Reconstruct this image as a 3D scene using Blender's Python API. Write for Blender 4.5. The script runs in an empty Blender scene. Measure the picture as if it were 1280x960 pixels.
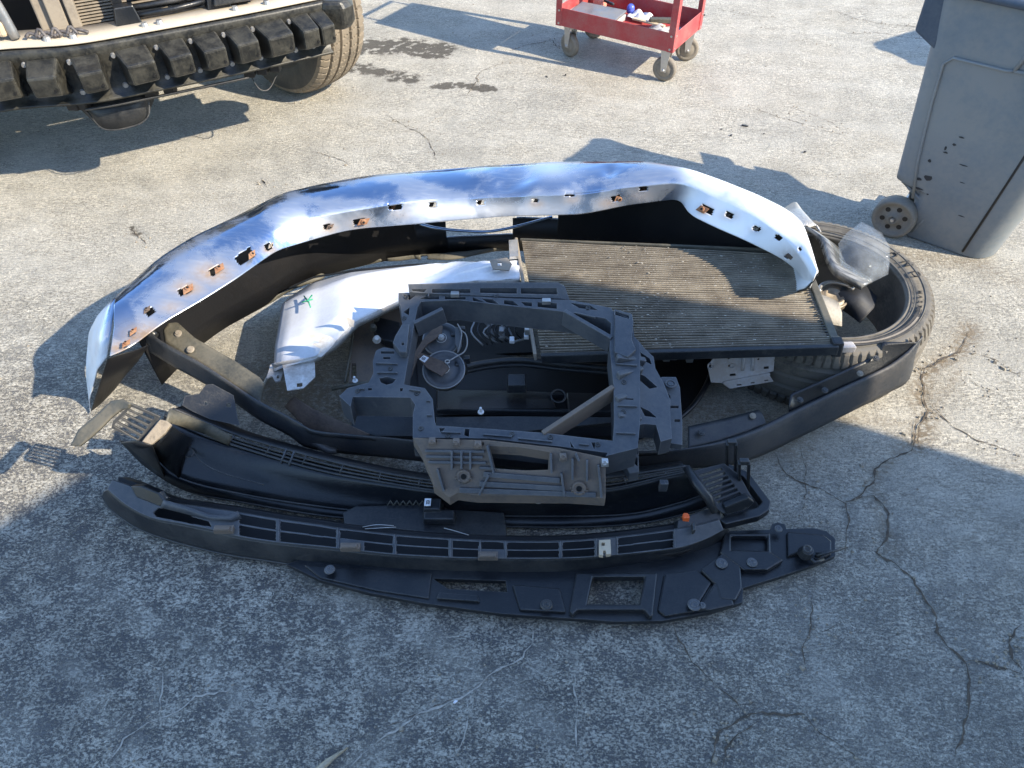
import bpy, bmesh, math, random
import numpy as np
from mathutils import Vector, Matrix
from mathutils.geometry import tessellate_polygon
random.seed(7); rng = np.random.default_rng(7)
S = bpy.context.scene
COL = S.collection
# ------------------------------------------------------------ camera, sky, sun, exposure
F, PITCH, HC = 967.0, math.radians(46), 1.65
cd = bpy.data.cameras.new('camera'); cam = bpy.data.objects.new('camera', cd); COL.objects.link(cam)
cam.location = (0, 0, HC); cam.rotation_euler = (math.pi/2-PITCH, 0, 0)
cd.sensor_width = 36; cd.lens = F/1280*36; cd.clip_end = 1000; cd.clip_start = .05
S.camera = cam
SUN_EL = math.radians(37); SX, SY = .912, -.41        # horizontal direction towards the sun
w = bpy.data.worlds.new('World'); S.world = w; w.use_nodes = True
nt = w.node_tree; sk = nt.nodes.new('ShaderNodeTexSky'); sk.sky_type = 'NISHITA'; sk.sun_disc = False
sk.sun_elevation = SUN_EL; sk.sun_rotation = math.atan2(SX, SY); sk.air_density = 1.0; sk.dust_density = .25; sk.ozone_density = 3.0
bg = nt.nodes['Background']; bg.inputs[1].default_value = .15
nt.links.new(sk.outputs[0], bg.inputs[0])
sd = bpy.data.lights.new('sun', 'SUN'); sun = bpy.data.objects.new('sun', sd); COL.objects.link(sun)
sd.energy = 3.1; sd.angle = math.radians(.53); sd.color = (1, .89, .71)
sv = Vector((SX*math.cos(SUN_EL), SY*math.cos(SUN_EL), math.sin(SUN_EL)))
sun.rotation_euler = sv.to_track_quat('Z', 'Y').to_euler(); sun.location = sv*8
S.view_settings.view_transform = 'Standard'; S.view_settings.look = 'None'
S.view_settings.exposure = 1.6; S.view_settings.gamma = 1
# ------------------------------------------------------------ measuring helpers
cp, sp = math.cos(PITCH), math.sin(PITCH)
def ray(px, py):
    u = (px-640)/F; v = (480-py)/F
    return Vector((u, cp+v*sp, -sp+v*cp))
def P(px, py, z=0.0):
    d = ray(px, py); t = (z-HC)/d.z
    return Vector((d.x*t, d.y*t, z))
def pts(l, z=None): return [P(a[0], a[1], a[2] if len(a) > 2 else z) for a in l]
def plane3(a, b, c):
    A, B, C_ = P(*a), P(*b), P(*c)
    n = (B-A).cross(C_-A).normalized()
    if n.z < 0: n = -n
    return (A, n)
def flat(z): return (Vector((0, 0, z)), Vector((0, 0, 1)))
def PP(px, py, pl):
    d = ray(px, py); o = Vector((0, 0, HC)); t = (pl[0]-o).dot(pl[1])/d.dot(pl[1])
    return o+d*t
def proj(p):
    x, y, z = p[0], p[1], p[2]-HC
    dep = y*cp-z*sp; up = y*sp+z*cp
    return 640+F*x/dep, 480-F*up/dep
def spline(p, n):
    """Catmull-Rom through points, n samples evenly by arc length"""
    p = [Vector(q) for q in p]
    if len(p) == 2: return [p[0].lerp(p[1], i/(n-1)) for i in range(n)]
    q = [p[0]*2-p[1]]+p+[p[-1]*2-p[-2]]
    out = []
    for i in range(1, len(q)-2):
        for k in range(24):
            t = k/24; a, b, c, d = q[i-1:i+3]
            # centripetal-ish: damp tangents on uneven spacing
            l1 = (c-b).length; m1 = (c-a)*(l1/max(1e-6, (b-a).length+l1)); m2 = (d-b)*(l1/max(1e-6, l1+(d-c).length))
            h = (2*t**3-3*t*t+1, t**3-2*t*t+t, -2*t**3+3*t*t, t**3-t*t)
            out.append(b*h[0]+m1*h[1]+c*h[2]+m2*h[3])
    out.append(q[-2])
    return even(out, n)
def even(out, n):
    L = [0]
    for i in range(1, len(out)): L.append(L[-1]+(out[i]-out[i-1]).length)
    r = []; j = 0
    for i in range(n):
        s = L[-1]*i/(n-1)
        while j < len(L)-2 and L[j+1] < s: j += 1
        t = (s-L[j])/max(1e-9, L[j+1]-L[j]); r.append(out[j].lerp(out[j+1], t))
    return r
def pline(p, n): return even([Vector(q) for q in p], n)
def soft(p, k):
    n = len(p); return [sum((p[min(n-1, max(0, i+d))] for d in range(-k, k+1)), Vector((0, 0, 0)))/(2*k+1) for i in range(n)]
def inpoly(x, y, poly):
    c = False; n = len(poly)
    for i in range(n):
        x1, y1 = poly[i][:2]; x2, y2 = poly[i-1][:2]
        if (y1 > y) != (y2 > y) and x < (x2-x1)*(y-y1)/(y2-y1)+x1: c = not c
    return c
# ------------------------------------------------------------ mesh collector
class G:
    def __init__(s): s.v = []; s.f = []; s.m = []
    def add(s, vs, fs, sm=False):
        o = len(s.v); s.v += [Vector(v) for v in vs]; s.f += [[i+o for i in f] for f in fs]; s.m += [sm]*len(fs); return s
    def box(s, c, d, ax=None, taper=1.0):
        """box centred at c, dims d, axes ax (three Vectors)"""
        if ax is None: ax = (Vector((1, 0, 0)), Vector((0, 1, 0)), Vector((0, 0, 1)))
        c = Vector(c); vs = []
        for k in (-1, 1):
            t = taper if k > 0 else 1
            for i, j in ((-1, -1), (1, -1), (1, 1), (-1, 1)): vs.append(c+ax[0]*(i*d[0]/2*t)+ax[1]*(j*d[1]/2*t)+ax[2]*(k*d[2]/2))
        return s.add(vs, [(3, 2, 1, 0), (4, 5, 6, 7), (0, 1, 5, 4), (1, 2, 6, 5), (2, 3, 7, 6), (3, 0, 4, 7)])
    def bar(s, a, b, wd, h, up=(0, 0, 1)):
        a, b = Vector(a), Vector(b); x = (b-a); L = x.length; x.normalize(); up = Vector(up)
        y = up.cross(x).normalized(); z = x.cross(y)
        return s.box((a+b)/2, (L, wd, h), (x, y, z))
    def tube(s, p, r, seg=8, caps=True):
        p = [Vector(q) for q in p]; n = len(p); rs = r if isinstance(r, (list, tuple)) else [r]*n; vs = []; fs = []
        up = Vector((0, 0, 1)) if abs((p[-1]-p[0]).normalized().z) < .9 else Vector((1, 0, 0))
        for i, q in enumerate(p):
            t = (p[min(i+1, n-1)]-p[max(i-1, 0)]).normalized(); a = up.cross(t)
            if a.length < 1e-4: a = Vector((1, 0, 0)).cross(t)
            a.normalize(); b = t.cross(a); up = b if False else up
            for k in range(seg):
                an = 2*math.pi*k/seg; vs.append(q+(a*math.cos(an)+b*math.sin(an))*rs[i])
        for i in range(n-1):
            for k in range(seg): fs.append((i*seg+k, i*seg+(k+1) % seg, (i+1)*seg+(k+1) % seg, (i+1)*seg+k))
        if caps: fs += [tuple(range(seg))[::-1], tuple(range((n-1)*seg, n*seg))]
        return s.add(vs, fs, True)
    def disc(s, c, nrm, r, h, seg=16, r2=None):
        """short cylinder from c along nrm"""
        c = Vector(c); nrm = Vector(nrm).normalized()
        a = nrm.cross(Vector((.3, 1, .2))).normalized(); b = nrm.cross(a); r2 = r if r2 is None else r2; vs = []
        for (rr, hh) in ((r, 0), (r2, h)):
            for k in range(seg):
                an = 2*math.pi*k/seg; vs.append(c+nrm*hh+(a*math.cos(an)+b*math.sin(an))*rr)
        fs = [(k, (k+1) % seg, seg+(k+1) % seg, seg+k) for k in range(seg)]+[tuple(range(seg))[::-1], tuple(range(seg, 2*seg))]
        return s.add(vs, fs)
    def ring(s, c, nrm, R_, r, seg=32, sg=8, sc=(1, 1)):
        c = Vector(c); nrm = Vector(nrm).normalized(); a = nrm.cross(Vector((.3, 1, .2))).normalized(); b = nrm.cross(a); vs = []; fs = []
        for i in range(seg):
            t = 2*math.pi*i/seg; d = a*math.cos(t)+b*math.sin(t)
            for k in range(sg):
                u = 2*math.pi*k/sg; vs.append(c+d*(R_+r*math.cos(u)*sc[0])+nrm*r*math.sin(u)*sc[1])
        for i in range(seg):
            for k in range(sg): fs.append((i*sg+k, ((i+1) % seg)*sg+k, ((i+1) % seg)*sg+(k+1) % sg, i*sg+(k+1) % sg))
        return s.add(vs, fs, True)
    def lathe(s, c, nrm, prof, seg=48, close=False):
        c = Vector(c); nrm = Vector(nrm).normalized(); a = nrm.cross(Vector((.3, 1, .2))).normalized(); b = nrm.cross(a); vs = []; fs = []; n = len(prof)
        for i in range(seg):
            t = 2*math.pi*i/seg; d = a*math.cos(t)+b*math.sin(t)
            for r, h in prof: vs.append(c+d*r+nrm*h)
        for i in range(seg):
            j = (i+1) % seg
            for k in range(n-1+(1 if close else 0)): k2 = (k+1) % n; fs.append((i*n+k, j*n+k, j*n+k2, i*n+k2))
        return s.add(vs, fs, True)
    def loft(s, rows, holes=(), sm=True, closed=False):
        n = len(rows[0]); vs = [v for r in rows for v in r]; fs = []
        for i in range(len(rows)-1+(1 if closed else 0)):
            for k in range(n-1):
                a = i*n+k; b = ((i+1) % len(rows))*n+k
                if holes:
                    c = (vs[a]+vs[a+1]+vs[b]+vs[b+1])/4; x, y = proj(c)
                    if any(inpoly(x, y, h) for h in holes): continue
                fs.append((a, a+1, b+1, b))
        return s.add(vs, fs, sm)
    def plate(s, outline, holes, pl, th, down=None):
        """polygon traced on plane pl with holes, extruded by th"""
        loops = [[Vector((a[0], a[1], 0)) for a in outline]]+[[Vector((a[0], a[1], 0)) for a in h] for h in holes]
        tris = tessellate_polygon(loops)
        top = [PP(a.x, a.y, pl) for l in loops for a in l]; d = Vector(down) if down else -pl[1]
        n = len(top); bot = [t+d*th for t in top]; fs = []
        for t in tris:
            a, b, c = [top[i] for i in t]
            t = list(t)
            if (b-a).cross(c-a).dot(pl[1]) < 0: t = t[::-1]
            fs.append(t); fs.append([i+n for i in t[::-1]])
        o = 0
        for li, l in enumerate(loops):
            m = len(l)
            area = sum(l[i].x*l[(i+1) % m].y-l[(i+1) % m].x*l[i].y for i in range(m))
            for i in range(m):
                a, b = o+i, o+(i+1) % m
                q = (a, b, b+n, a+n)
                if (area > 0) != (li > 0): q = q[::-1]     # pixel y points down
                fs.append(q[::-1])
            o += m
        return s.add(top+bot, fs)
    def build(s, name, mat, parent=None, solid=0, bevel=0, off=0, sub=0, uv=None):
        base = Vector((0, 0, 0))
        if parent is None:
            xs = [v.x for v in s.v]; ys = [v.y for v in s.v]; base = Vector(((min(xs)+max(xs))/2, (min(ys)+max(ys))/2, min(v.z for v in s.v)))
        else:
            q = parent
            while q is not None: base = base+q.location; q = q.parent
        me = bpy.data.meshes.new(name); me.from_pydata([tuple(v-base) for v in s.v], [], s.f)
        me.polygons.foreach_set('use_smooth', s.m); me.validate()
        if uv is not None:
            ul = me.uv_layers.new(name='uv'); vi = np.empty(len(me.loops), dtype=np.int32); me.loops.foreach_get('vertex_index', vi)
            ul.data.foreach_set('uv', np.asarray(uv, dtype=np.float32)[vi].ravel())
        me.materials.append(mat); o = bpy.data.objects.new(name, me); COL.objects.link(o)
        if parent is not None: o.parent = parent
        else: o.location = base
        if solid:
            m = o.modifiers.new('s', 'SOLIDIFY'); m.thickness = solid; m.offset = off
        if sub: m = o.modifiers.new('u', 'SUBSURF'); m.levels = sub; m.render_levels = sub
        if bevel:
            m = o.modifiers.new('b', 'BEVEL'); m.width = bevel; m.segments = 2; m.limit_method = 'ANGLE'; m.angle_limit = math.radians(40)
        return o
def tag(o, label, cat=None, group=None, kind=None):
    if label: o['label'] = label
    if cat: o['category'] = cat
    if group: o['group'] = group
    if kind: o['kind'] = kind
    return o
def thing(name, loc, label, cat, group=None):
    o = bpy.data.objects.new(name, None); o.empty_display_size = .1; COL.objects.link(o); o.location = loc
    return tag(o, label, cat, group)
# ------------------------------------------------------------ materials
class M:
    def __init__(s, name, rough=.5, metal=0, spec=.5):
        s.m = bpy.data.materials.new(name); s.m.use_nodes = True; s.t = s.m.node_tree; s.b = s.t.nodes['Principled BSDF']
        s.b.inputs['Roughness'].default_value = rough; s.b.inputs['Metallic'].default_value = metal; s.b.inputs['Specular IOR Level'].default_value = spec
        s.tc = s.t.nodes.new('ShaderNodeTexCoord')
    def n(s, t, **k):
        o = s.t.nodes.new(t)
        for a, b in k.items(): setattr(o, a, b)
        return o
    def l(s, a, b): s.t.links.new(a, b)
    def co(s, scale=(1, 1, 1), rot=(0, 0, 0), src='Object'):
        mp = s.n('ShaderNodeMapping'); mp.inputs['Scale'].default_value = scale; mp.inputs['Rotation'].default_value = rot
        s.l(s.tc.outputs[src], mp.inputs[0]); return mp.outputs[0]
    def noise(s, scale, det=4, rough=.6, co=None, dist=0):
        o = s.n('ShaderNodeTexNoise'); o.inputs['Scale'].default_value = scale; o.inputs['Detail'].default_value = det
        o.inputs['Roughness'].default_value = rough; o.inputs['Distortion'].default_value = dist
        s.l(co if co is not None else s.tc.outputs['Object'], o.inputs['Vector']); return o.outputs['Fac']
    def ramp(s, fac, stops):
        r = s.n('ShaderNodeValToRGB'); cr = r.color_ramp
        while len(cr.elements) < len(stops): cr.elements.new(.5)
        for e, (p, c) in zip(cr.elements, stops):
            e.position = p; e.color = (c, c, c, 1) if isinstance(c, (int, float)) else (*c, 1)
        s.l(fac, r.inputs[0]); return r.outputs[0]
    def mix(s, fac, a, b, mode='MIX'):
        m = s.n('ShaderNodeMix', data_type='RGBA', blend_type=mode)
        for i, x in ((0, fac), (6, a), (7, b)):
            if isinstance(x, (int, float)): m.inputs[i].default_value = x if i == 0 else (x, x, x, 1)
            elif isinstance(x, tuple): m.inputs[i].default_value = (*x, 1)
            else: s.l(x, m.inputs[i])
        return m.outputs[2]
    def math(s, op, a, b=0.0, cl=False):
        m = s.n('ShaderNodeMath', operation=op, use_clamp=cl)
        for i, x in enumerate((a, b)):
            if isinstance(x, (int, float)): m.inputs[i].default_value = x
            else: s.l(x, m.inputs[i])
        return m.outputs[0]
    def col(s, c):
        if isinstance(c, tuple): s.b.inputs['Base Color'].default_value = (*c, 1)
        else: s.l(c, s.b.inputs['Base Color'])
        return s
    def bump(s, h, st=.3, d=.01):
        b = s.n('ShaderNodeBump'); b.inputs['Strength'].default_value = st; b.inputs['Distance'].default_value = d
        s.l(h, b.inputs['Height']); s.l(b.outputs[0], s.b.inputs['Normal']); return s
def dusty(name, base, dust, amt=.5, rough=.5, metal=0, scale=9, rdust=.85, bump=.15, spec=.5, fine=140, edge=0):
    """base surface with patches of dust, fine scuffs and roughness variation"""
    m = M(name, rough, metal, spec)
    a = m.noise(scale, 6, .62); b = m.noise(fine, 3, .6); sc = m.noise(30, 5, .7, m.co((1, 9, 1), (0, 0, .7)))
    f = m.math('ADD', m.math('MULTIPLY', a, .7), m.math('MULTIPLY', b, .3))
    lo = .62-amt*.3
    f = m.ramp(f, [(lo-.1, 0), (lo+.12, 1)])
    s2 = m.ramp(sc, [(.57, 0), (.66, .75)])
    f = m.mix(1, f, s2, 'LIGHTEN'); fv = m.math('MULTIPLY', f, amt, True)
    tint = tuple(min(1, c*1.25) for c in base)
    bc = m.mix(m.noise(scale*2.3, 3), base, tint)
    cl = m.mix(fv, bc, dust)
    if edge:      # corners scuffed pale by handling
        bv = m.n('ShaderNodeBevel', samples=3); bv.inputs['Radius'].default_value = .004; ge = m.n('ShaderNodeNewGeometry'); dt = m.n('ShaderNodeVectorMath', operation='DOT_PRODUCT')
        m.l(bv.outputs[0], dt.inputs[0]); m.l(ge.outputs['Normal'], dt.inputs[1])
        em = m.math('MULTIPLY', m.ramp(dt.outputs['Value'], [(.80, 1), (.985, 0)]), m.ramp(m.noise(55, 4, .7), [(.35, .1), (.6, edge)]), True)
        cl = m.mix(em, cl, tuple(min(1, c*1.5) for c in dust))
    m.col(cl)
    r = m.mix(fv, rough, rdust); m.l(r, m.b.inputs['Roughness'])
    if metal:
        me = m.mix(fv, metal, 0.0); m.l(me, m.b.inputs['Metallic'])
    m.bump(m.math('ADD', b, m.math('MULTIPLY', a, .6)), bump, .003)
    return m.m
BLK = dusty('black_plastic', (.007, .0085, .011), (.1, .095, .085), .2, .3, fine=220, edge=.6)
BLK2 = dusty('black_plastic_dull', (.012, .014, .017), (.12, .112, .098), .32, .36, fine=160, edge=.6)
FRM = dusty('frame_plastic', (.042, .048, .057), (.15, .145, .14), .42, .4, scale=7, fine=90, edge=.7)
BRN = dusty('muddy_plastic', (.045, .048, .053), (.19, .145, .108), .8, .5, scale=13, edge=.6)
OLV = dusty('dusty_olive_plastic', (.035, .036, .03), (.17, .15, .11), .6, .45, scale=8)
BARM = dusty('valance_plastic', (.022, .026, .032), (.14, .12, .1), .4, .33, scale=6)
INR = dusty('bumper_inside_paint', (.005, .005, .006), (.05, .042, .034), .12, .5)
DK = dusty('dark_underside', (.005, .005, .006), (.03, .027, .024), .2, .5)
RUST = dusty('rusty_steel', (.2, .075, .03), (.38, .25, .15), .5, .8, scale=40, bump=.4)
RUSTD = dusty('dark_rusty_steel', (.07, .05, .04), (.2, .14, .1), .5, .75, scale=30, bump=.4)
STL = dusty('zinc_steel', (.45, .44, .42), (.3, .26, .21), .35, .35, .85, scale=20)
SLV = dusty('silver_bracket_paint', (.42, .42, .43), (.34, .25, .17), .55, .45, .2, scale=14)
WHT = dusty('white_paint', (.62, .63, .65), (.42, .39, .34), .3, .3, scale=9, bump=.03)
WHD = dusty('dirty_white_metal', (.6, .6, .59), (.2, .15, .1), .55, .5, scale=22)
RED = dusty('red_paint', (.36, .035, .04), (.33, .2, .17), .4, .4, scale=14, edge=.5)
GRYB = dusty('grey_bin_plastic', (.125, .155, .18), (.26, .255, .24), .6, .45, scale=6, fine=60)
RUB = dusty('tyre_rubber', (.02, .02, .02), (.13, .115, .095), .5, .6, scale=12)
RUBL = dusty('tyre_sidewall_rubber', (.035, .034, .032), (.17, .155, .13), .75, .6, scale=14)
RUBT = dusty('dusty_tread_rubber', (.03, .028, .025), (.17, .15, .12), .75, .65, scale=14)
RUBV = dusty('truck_tread_rubber', (.035, .03, .024), (.24, .195, .14), .8, .8, scale=14)
TAN = dusty('dusty_primer_steel', (.17, .145, .115), (.33, .28, .215), .6, .6, scale=12)
GRYS = dusty('grey_steel', (.24, .25, .26), (.26, .22, .17), .4, .35, .6, scale=15)
FOAM = dusty('black_absorber_plastic', (.012, .012, .011), (.13, .12, .09), .35, .33, scale=22, edge=.6)
WP = dusty('white_plastic', (.7, .71, .73), (.4, .38, .35), .2, .4)
YEL = dusty('cream_plastic', (.5, .4, .27), (.4, .35, .3), .3, .5)
ORG = dusty('orange_plastic', (.75, .13, .03), (.5, .3, .2), .1, .4)
BLU = dusty('blue_plastic', (.09, .13, .55), (.3, .3, .4), .1, .3)
GRYD = dusty('bin_rim_plastic', (.035, .055, .085), (.15, .16, .17), .35, .4, scale=5)
HOLE = M('dark_hole', .9).col((.004, .004, .004)).m
INK = M('black_ink', .6).col((.02, .02, .02)).m
GRN = M('green_marker', .6).col((.03, .3, .16)).m
# ------------------------------------------------------------ ground
def axis(lo, hi, st, far):
    a = list(np.arange(lo, hi, st)); d = st; x = hi; up = []
    while x < far: up.append(x); d *= 1.25; x += d
    d = st; x = lo; dn = []
    while x > -far: d *= 1.25; x -= d; dn.append(x)
    return np.array(dn[::-1]+a+up)
gx = axis(-3.2, 3.4, .02, 300); gy = axis(.2, 6.0, .02, 300)
GX, GY = np.meshgrid(gx, gy); nv = GX.size
X = GX.ravel(); Y = GY.ravel()
def segdist(poly):
    """distance (metres) of each ground vertex to a px polyline, and parameter 0..1"""
    p = [P(a[0], a[1]) for a in poly]; best = np.full(nv, 1e9)
    for a, b in zip(p[:-1], p[1:]):
        dx, dy = b.x-a.x, b.y-a.y; L = dx*dx+dy*dy
        t = np.clip(((X-a.x)*dx+(Y-a.y)*dy)/L, 0, 1)
        best = np.minimum(best, np.hypot(X-a.x-t*dx, Y-a.y-t*dy))
    return best
# px coordinates of ground vertices, for placing wear where the photo shows it
dep = Y*cp+HC*sp; PX = 640+F*X/dep; PY = 480-F*(Y*sp-HC*cp)/dep
def sm(a, b, x): t = np.clip((x-a)/(b-a), 0, 1); return t*t*(3-2*t)
mott = sm(1.75, 1.05, Y+.25*X)*.85+.15
mott *= 1-.45*sm(.1, .9, X)
band = np.zeros(nv)
for poly, wd, am in (([(380, 370), (400, 712), (520, 790), (600, 850), (700, 915), (480, 905)][1:5], .035, 1), ([(240, 790), (300, 880), (330, 940)], .02, .7),
        ([(370, 700), (440, 790), (480, 850)], .03, .6), ([(80, 830), (150, 915)], .018, .9), ([(200, 840), (190, 905)], .012, .9),
        ([(180, 190), (260, 270), (330, 330)], .05, .8), ([(0, 250), (120, 330)], .05, .4), ([(700, 780), (665, 830), (600, 880)], .03, .7),
        ([(720, 800), (722, 950)], .012, .6), ([(1010, 800), (1030, 860)], .04, .5), ([(0, 900), (60, 960)], .05, .6), ([(60, 680), (200, 800)], .03, .5),
        ([(900, 560), (960, 700), (1015, 790)], .04, .3), ([(260, 960), (60, 800)], .012, .5),
        ([(1050, 480), (1200, 640), (1280, 700)], .06, .4), ([(135, 955), (195, 900), (245, 870), (290, 860)], .02, .8), ([(435, 960), (530, 890), (620, 840)], .028, .8)):
    band = np.maximum(band, am*np.exp(-(segdist(poly)/wd)**2))
band *= .8; band *= .5+.5*np.sin(X*23+2*np.sin(Y*31))*np.sin(Y*19+1.5*np.sin(X*17))
stain = np.zeros(nv)
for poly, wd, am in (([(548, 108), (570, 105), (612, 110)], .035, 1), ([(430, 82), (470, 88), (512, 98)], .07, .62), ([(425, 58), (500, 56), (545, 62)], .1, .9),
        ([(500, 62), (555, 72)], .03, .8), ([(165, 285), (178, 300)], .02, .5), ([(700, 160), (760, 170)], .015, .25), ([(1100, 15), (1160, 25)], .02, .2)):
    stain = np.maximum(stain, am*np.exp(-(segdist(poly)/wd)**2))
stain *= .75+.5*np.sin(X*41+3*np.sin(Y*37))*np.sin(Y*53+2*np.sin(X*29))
dirt = np.zeros(nv)
for poly, wd, am in (([(1213, 410), (1200, 437), (1155, 465), (1150, 500), (1163, 513), (1147, 557)], .035, 1), ([(1030, 520), (1147, 530), (1200, 463)], .02, .5),
        ([(1200, 320), (1280, 360)], .05, .35), ([(850, 505), (930, 520), (1000, 560)], .07, .6), ([(330, 480), (420, 500), (460, 560)], .12, .8), ([(1145, 540), (1090, 600), (1115, 690)], .02, .6),
        ([(1070, 300), (1140, 320), (1230, 330)], .04, .6)):
    dirt = np.maximum(dirt, am*np.exp(-(segdist(poly)/wd)**2))
# gentle unevenness, hollow at the joints
Z = .0035*np.sin(X*2.1+.7)*np.sin(Y*1.7+.3)
CR = [ # (px polyline, width m, dark 1 / light 0)
 ([(990, 440), (1000, 545)][:0], 0, 0),
 ([(1145, 520), (1147, 550), (1135, 565), (1110, 575), (1095, 585), (1090, 605), (1074, 618), (1057, 627)], .006, 1),
 ([(967, 565), (975, 578), (985, 590), (1005, 603), (1030, 612), (1057, 627), (1060, 660), (1062, 690)], .005, 1),
 ([(1057, 627), (1090, 617), (1104, 628), (1110, 640), (1112, 660), (1098, 690), (1106, 700), (1120, 705), (1140, 722), (1150, 740), (1162, 756), (1170, 770), (1172, 792), (1190, 812), (1205, 825), (1215, 850), (1212, 890), (1205, 925), (1195, 945)], .006, 1),
 ([(1205, 828), (1222, 826), (1240, 832), (1262, 838), (1280, 845)], .005, 1), ([(1280, 780), (1262, 805), (1268, 826), (1280, 838)], .006, 1),
 ([(880, 965), (890, 952), (893, 925), (900, 910), (916, 901), (935, 892), (948, 888), (960, 890), (985, 890), (1005, 890), (1018, 905), (1035, 920), (1058, 935), (1080, 952)], .005, 1),
 ([(905, 962), (908, 935), (925, 915), (945, 897)], .004, 1),
 ([(838, 775), (850, 800), (865, 825), (883, 840), (900, 855), (915, 872), (930, 892)], .0035, 1),
 ([(1015, 745), (1013, 780), (1005, 810), (1007, 840)], .003, 1), ([(1060, 770), (1045, 782), (1020, 792)], .002, 1),
 ([(1213, 410), (1207, 425), (1200, 437), (1176, 450), (1157, 460), (1153, 493), (1163, 513), (1147, 530), (1147, 557)], .006, 1),
 ([(1220, 441), (1233, 443), (1253, 453), (1262, 462), (1277, 467)], .004, 1), ([(1200, 463), (1213, 473), (1227, 487), (1235, 492)], .003, 1),
 ([(1160, 500), (1187, 530), (1217, 547), (1245, 555), (1277, 567)], .004, 1), ([(1200, 437), (1180, 448), (1150, 462)], .004, 1),
 ([(1000, 560), (1010, 590), (1003, 640), (1012, 655)], .002, 1),
 ([(135, 955), (155, 922), (195, 900), (222, 886), (245, 870), (268, 866), (290, 860)], .005, 0), ([(195, 900), (200, 870), (205, 840)], .004, 0),
 ([(435, 960), (455, 940), (480, 920), (505, 905), (530, 890), (575, 875), (592, 862), (620, 840), (650, 825), (665, 800), (668, 785)], .005, 0),
 ([(592, 862), (590, 880), (580, 915), (565, 955)], .004, 0), ([(720, 830), (718, 860), (722, 905), (728, 950)], .004, 0),
 ([(470, 911), (500, 900), (560, 878), (590, 868)], .0018, 1),
 ([(32, 169), (60, 160), (90, 154), (135, 143), (180, 133), (215, 124), (251, 115), (284, 104)], .004, 0),
 ([(484, 144), (500, 155), (525, 165), (532, 172), (538, 180), (545, 200)], .0035, 1), ([(634, 76), (602, 88), (597, 95), (596, 101), (585, 118)], .004, 1),
 ([(564, 131), (556, 140), (551, 146), (532, 155), (528, 165)], .004, 0), ([(1040, 12), (1070, 22), (1100, 28), (1165, 35)], .0035, 1), ([(1056, 40), (1100, 40), (1130, 45), (1165, 48)], .0035, 1),
 ([(890, 8), (930, 18), (975, 22)], .003, 1), ([(940, 135), (990, 150), (1040, 165), (1060, 170)], .0025, 1), ([(975, 130), (1010, 140), (1050, 158)], .002, 1),
 ([(165, 285), (172, 294), (185, 305)], .006, 1), ([(325, 220), (330, 230), (336, 236)], .002, 1), ([(395, 190), (420, 198), (440, 208)], .003, 1),
 ([(698, 60), (690, 50), (660, 56), (640, 62)], .004, 1), ([(420, 110), (380, 130), (350, 128)], .003, 0),
]
for poly, wd, dk in CR:
    if poly and wd >= .004: Z -= (.003 if dk else -.002)*np.exp(-(segdist(poly)/.018)**2)
Z[(np.abs(X) > 3.1) | (Y > 5.9) | (Y < .3)] = 0
ny, nx = GX.shape
idx = np.arange(nv).reshape(ny, nx)
faces = np.stack([idx[:-1, :-1], idx[:-1, 1:], idx[1:, 1:], idx[1:, :-1]], -1).reshape(-1, 4)
me = bpy.data.meshes.new('ground'); me.vertices.add(nv); me.vertices.foreach_set('co', np.stack([X, Y, Z-.003], -1).astype(np.float32).ravel())
me.loops.add(faces.size); me.loops.foreach_set('vertex_index', faces.astype(np.int32).ravel())
me.polygons.add(len(faces)); me.polygons.foreach_set('loop_start', np.arange(0, faces.size, 4, dtype=np.int32))
me.polygons.foreach_set('use_smooth', np.ones(len(faces), dtype=bool)); me.update(calc_edges=True)
at = me.attributes.new('wear', 'FLOAT_COLOR', 'POINT'); at.data.foreach_set('color', np.stack([mott, band, np.clip(stain, 0, 1), dirt], -1).astype(np.float32).ravel())
m = M('old_concrete', .85, 0, .3)
an = m.n('ShaderNodeAttribute', attribute_name='wear'); sep = m.n('ShaderNodeSeparateColor'); m.l(an.outputs['Color'], sep.inputs[0])
mo, ba, st, di = sep.outputs[0], sep.outputs[1], sep.outputs[2], an.outputs['Alpha']
fine = m.noise(420, 3, .65); med = m.noise(110, 5, .7); big = m.noise(9, 5, .6); huge = m.noise(1.6, 3, .5)
stk = m.noise(26, 6, .7, m.co((1, 5, 1), (0, 0, math.radians(32)))); stk2 = m.noise(60, 5, .75, m.co((.5, 4, 1), (0, 0, math.radians(20))))
grain = m.noise(190, 4, .75)
blot = m.noise(70, 6, .8, m.co((1, 2.2, 1), (0, 0, math.radians(28))), dist=.3)
base = m.ramp(m.math('ADD', m.math('MULTIPLY', blot, .6), m.math('MULTIPLY', grain, .4)), [(.40, (.14, .13, .105)), (.45, (.33, .305, .25)), (.5, (.56, .52, .435)), (.55, (.84, .78, .65))])
base = m.mix(m.ramp(big, [(.4, 0), (.7, .5)]), base, (.34, .32, .275))
base = m.mix(m.ramp(stk, [(.46, 0), (.6, .65)]), base, (.24, .23, .205))
base = m.mix(m.ramp(stk2, [(.52, 0), (.66, .45)]), base, (.6, .565, .49))
base = m.mix(m.ramp(huge, [(.4, 0), (.65, .3)]), base, (.5, .44, .34), 'MIX')
wash = m.noise(3.2, 5, .62, m.co((1, 2.4, 1), (0, 0, math.radians(35))))
base = m.mix(m.ramp(wash, [(.44, 0), (.62, .36)]), base, (.68, .65, .57)); base = m.mix(m.ramp(m.noise(2.3, 4, .6), [(.5, 0), (.68, .4)]), base, (.28, .27, .24))
speck = m.ramp(m.noise(260, 3, .7), [(.36, .8), (.42, 0)]); base = m.mix(speck, base, (.13, .12, .1)); base = m.mix(m.ramp(m.noise(310, 2, .6), [(.62, 0), (.68, .7)]), base, (.85, .8, .7))
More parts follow.
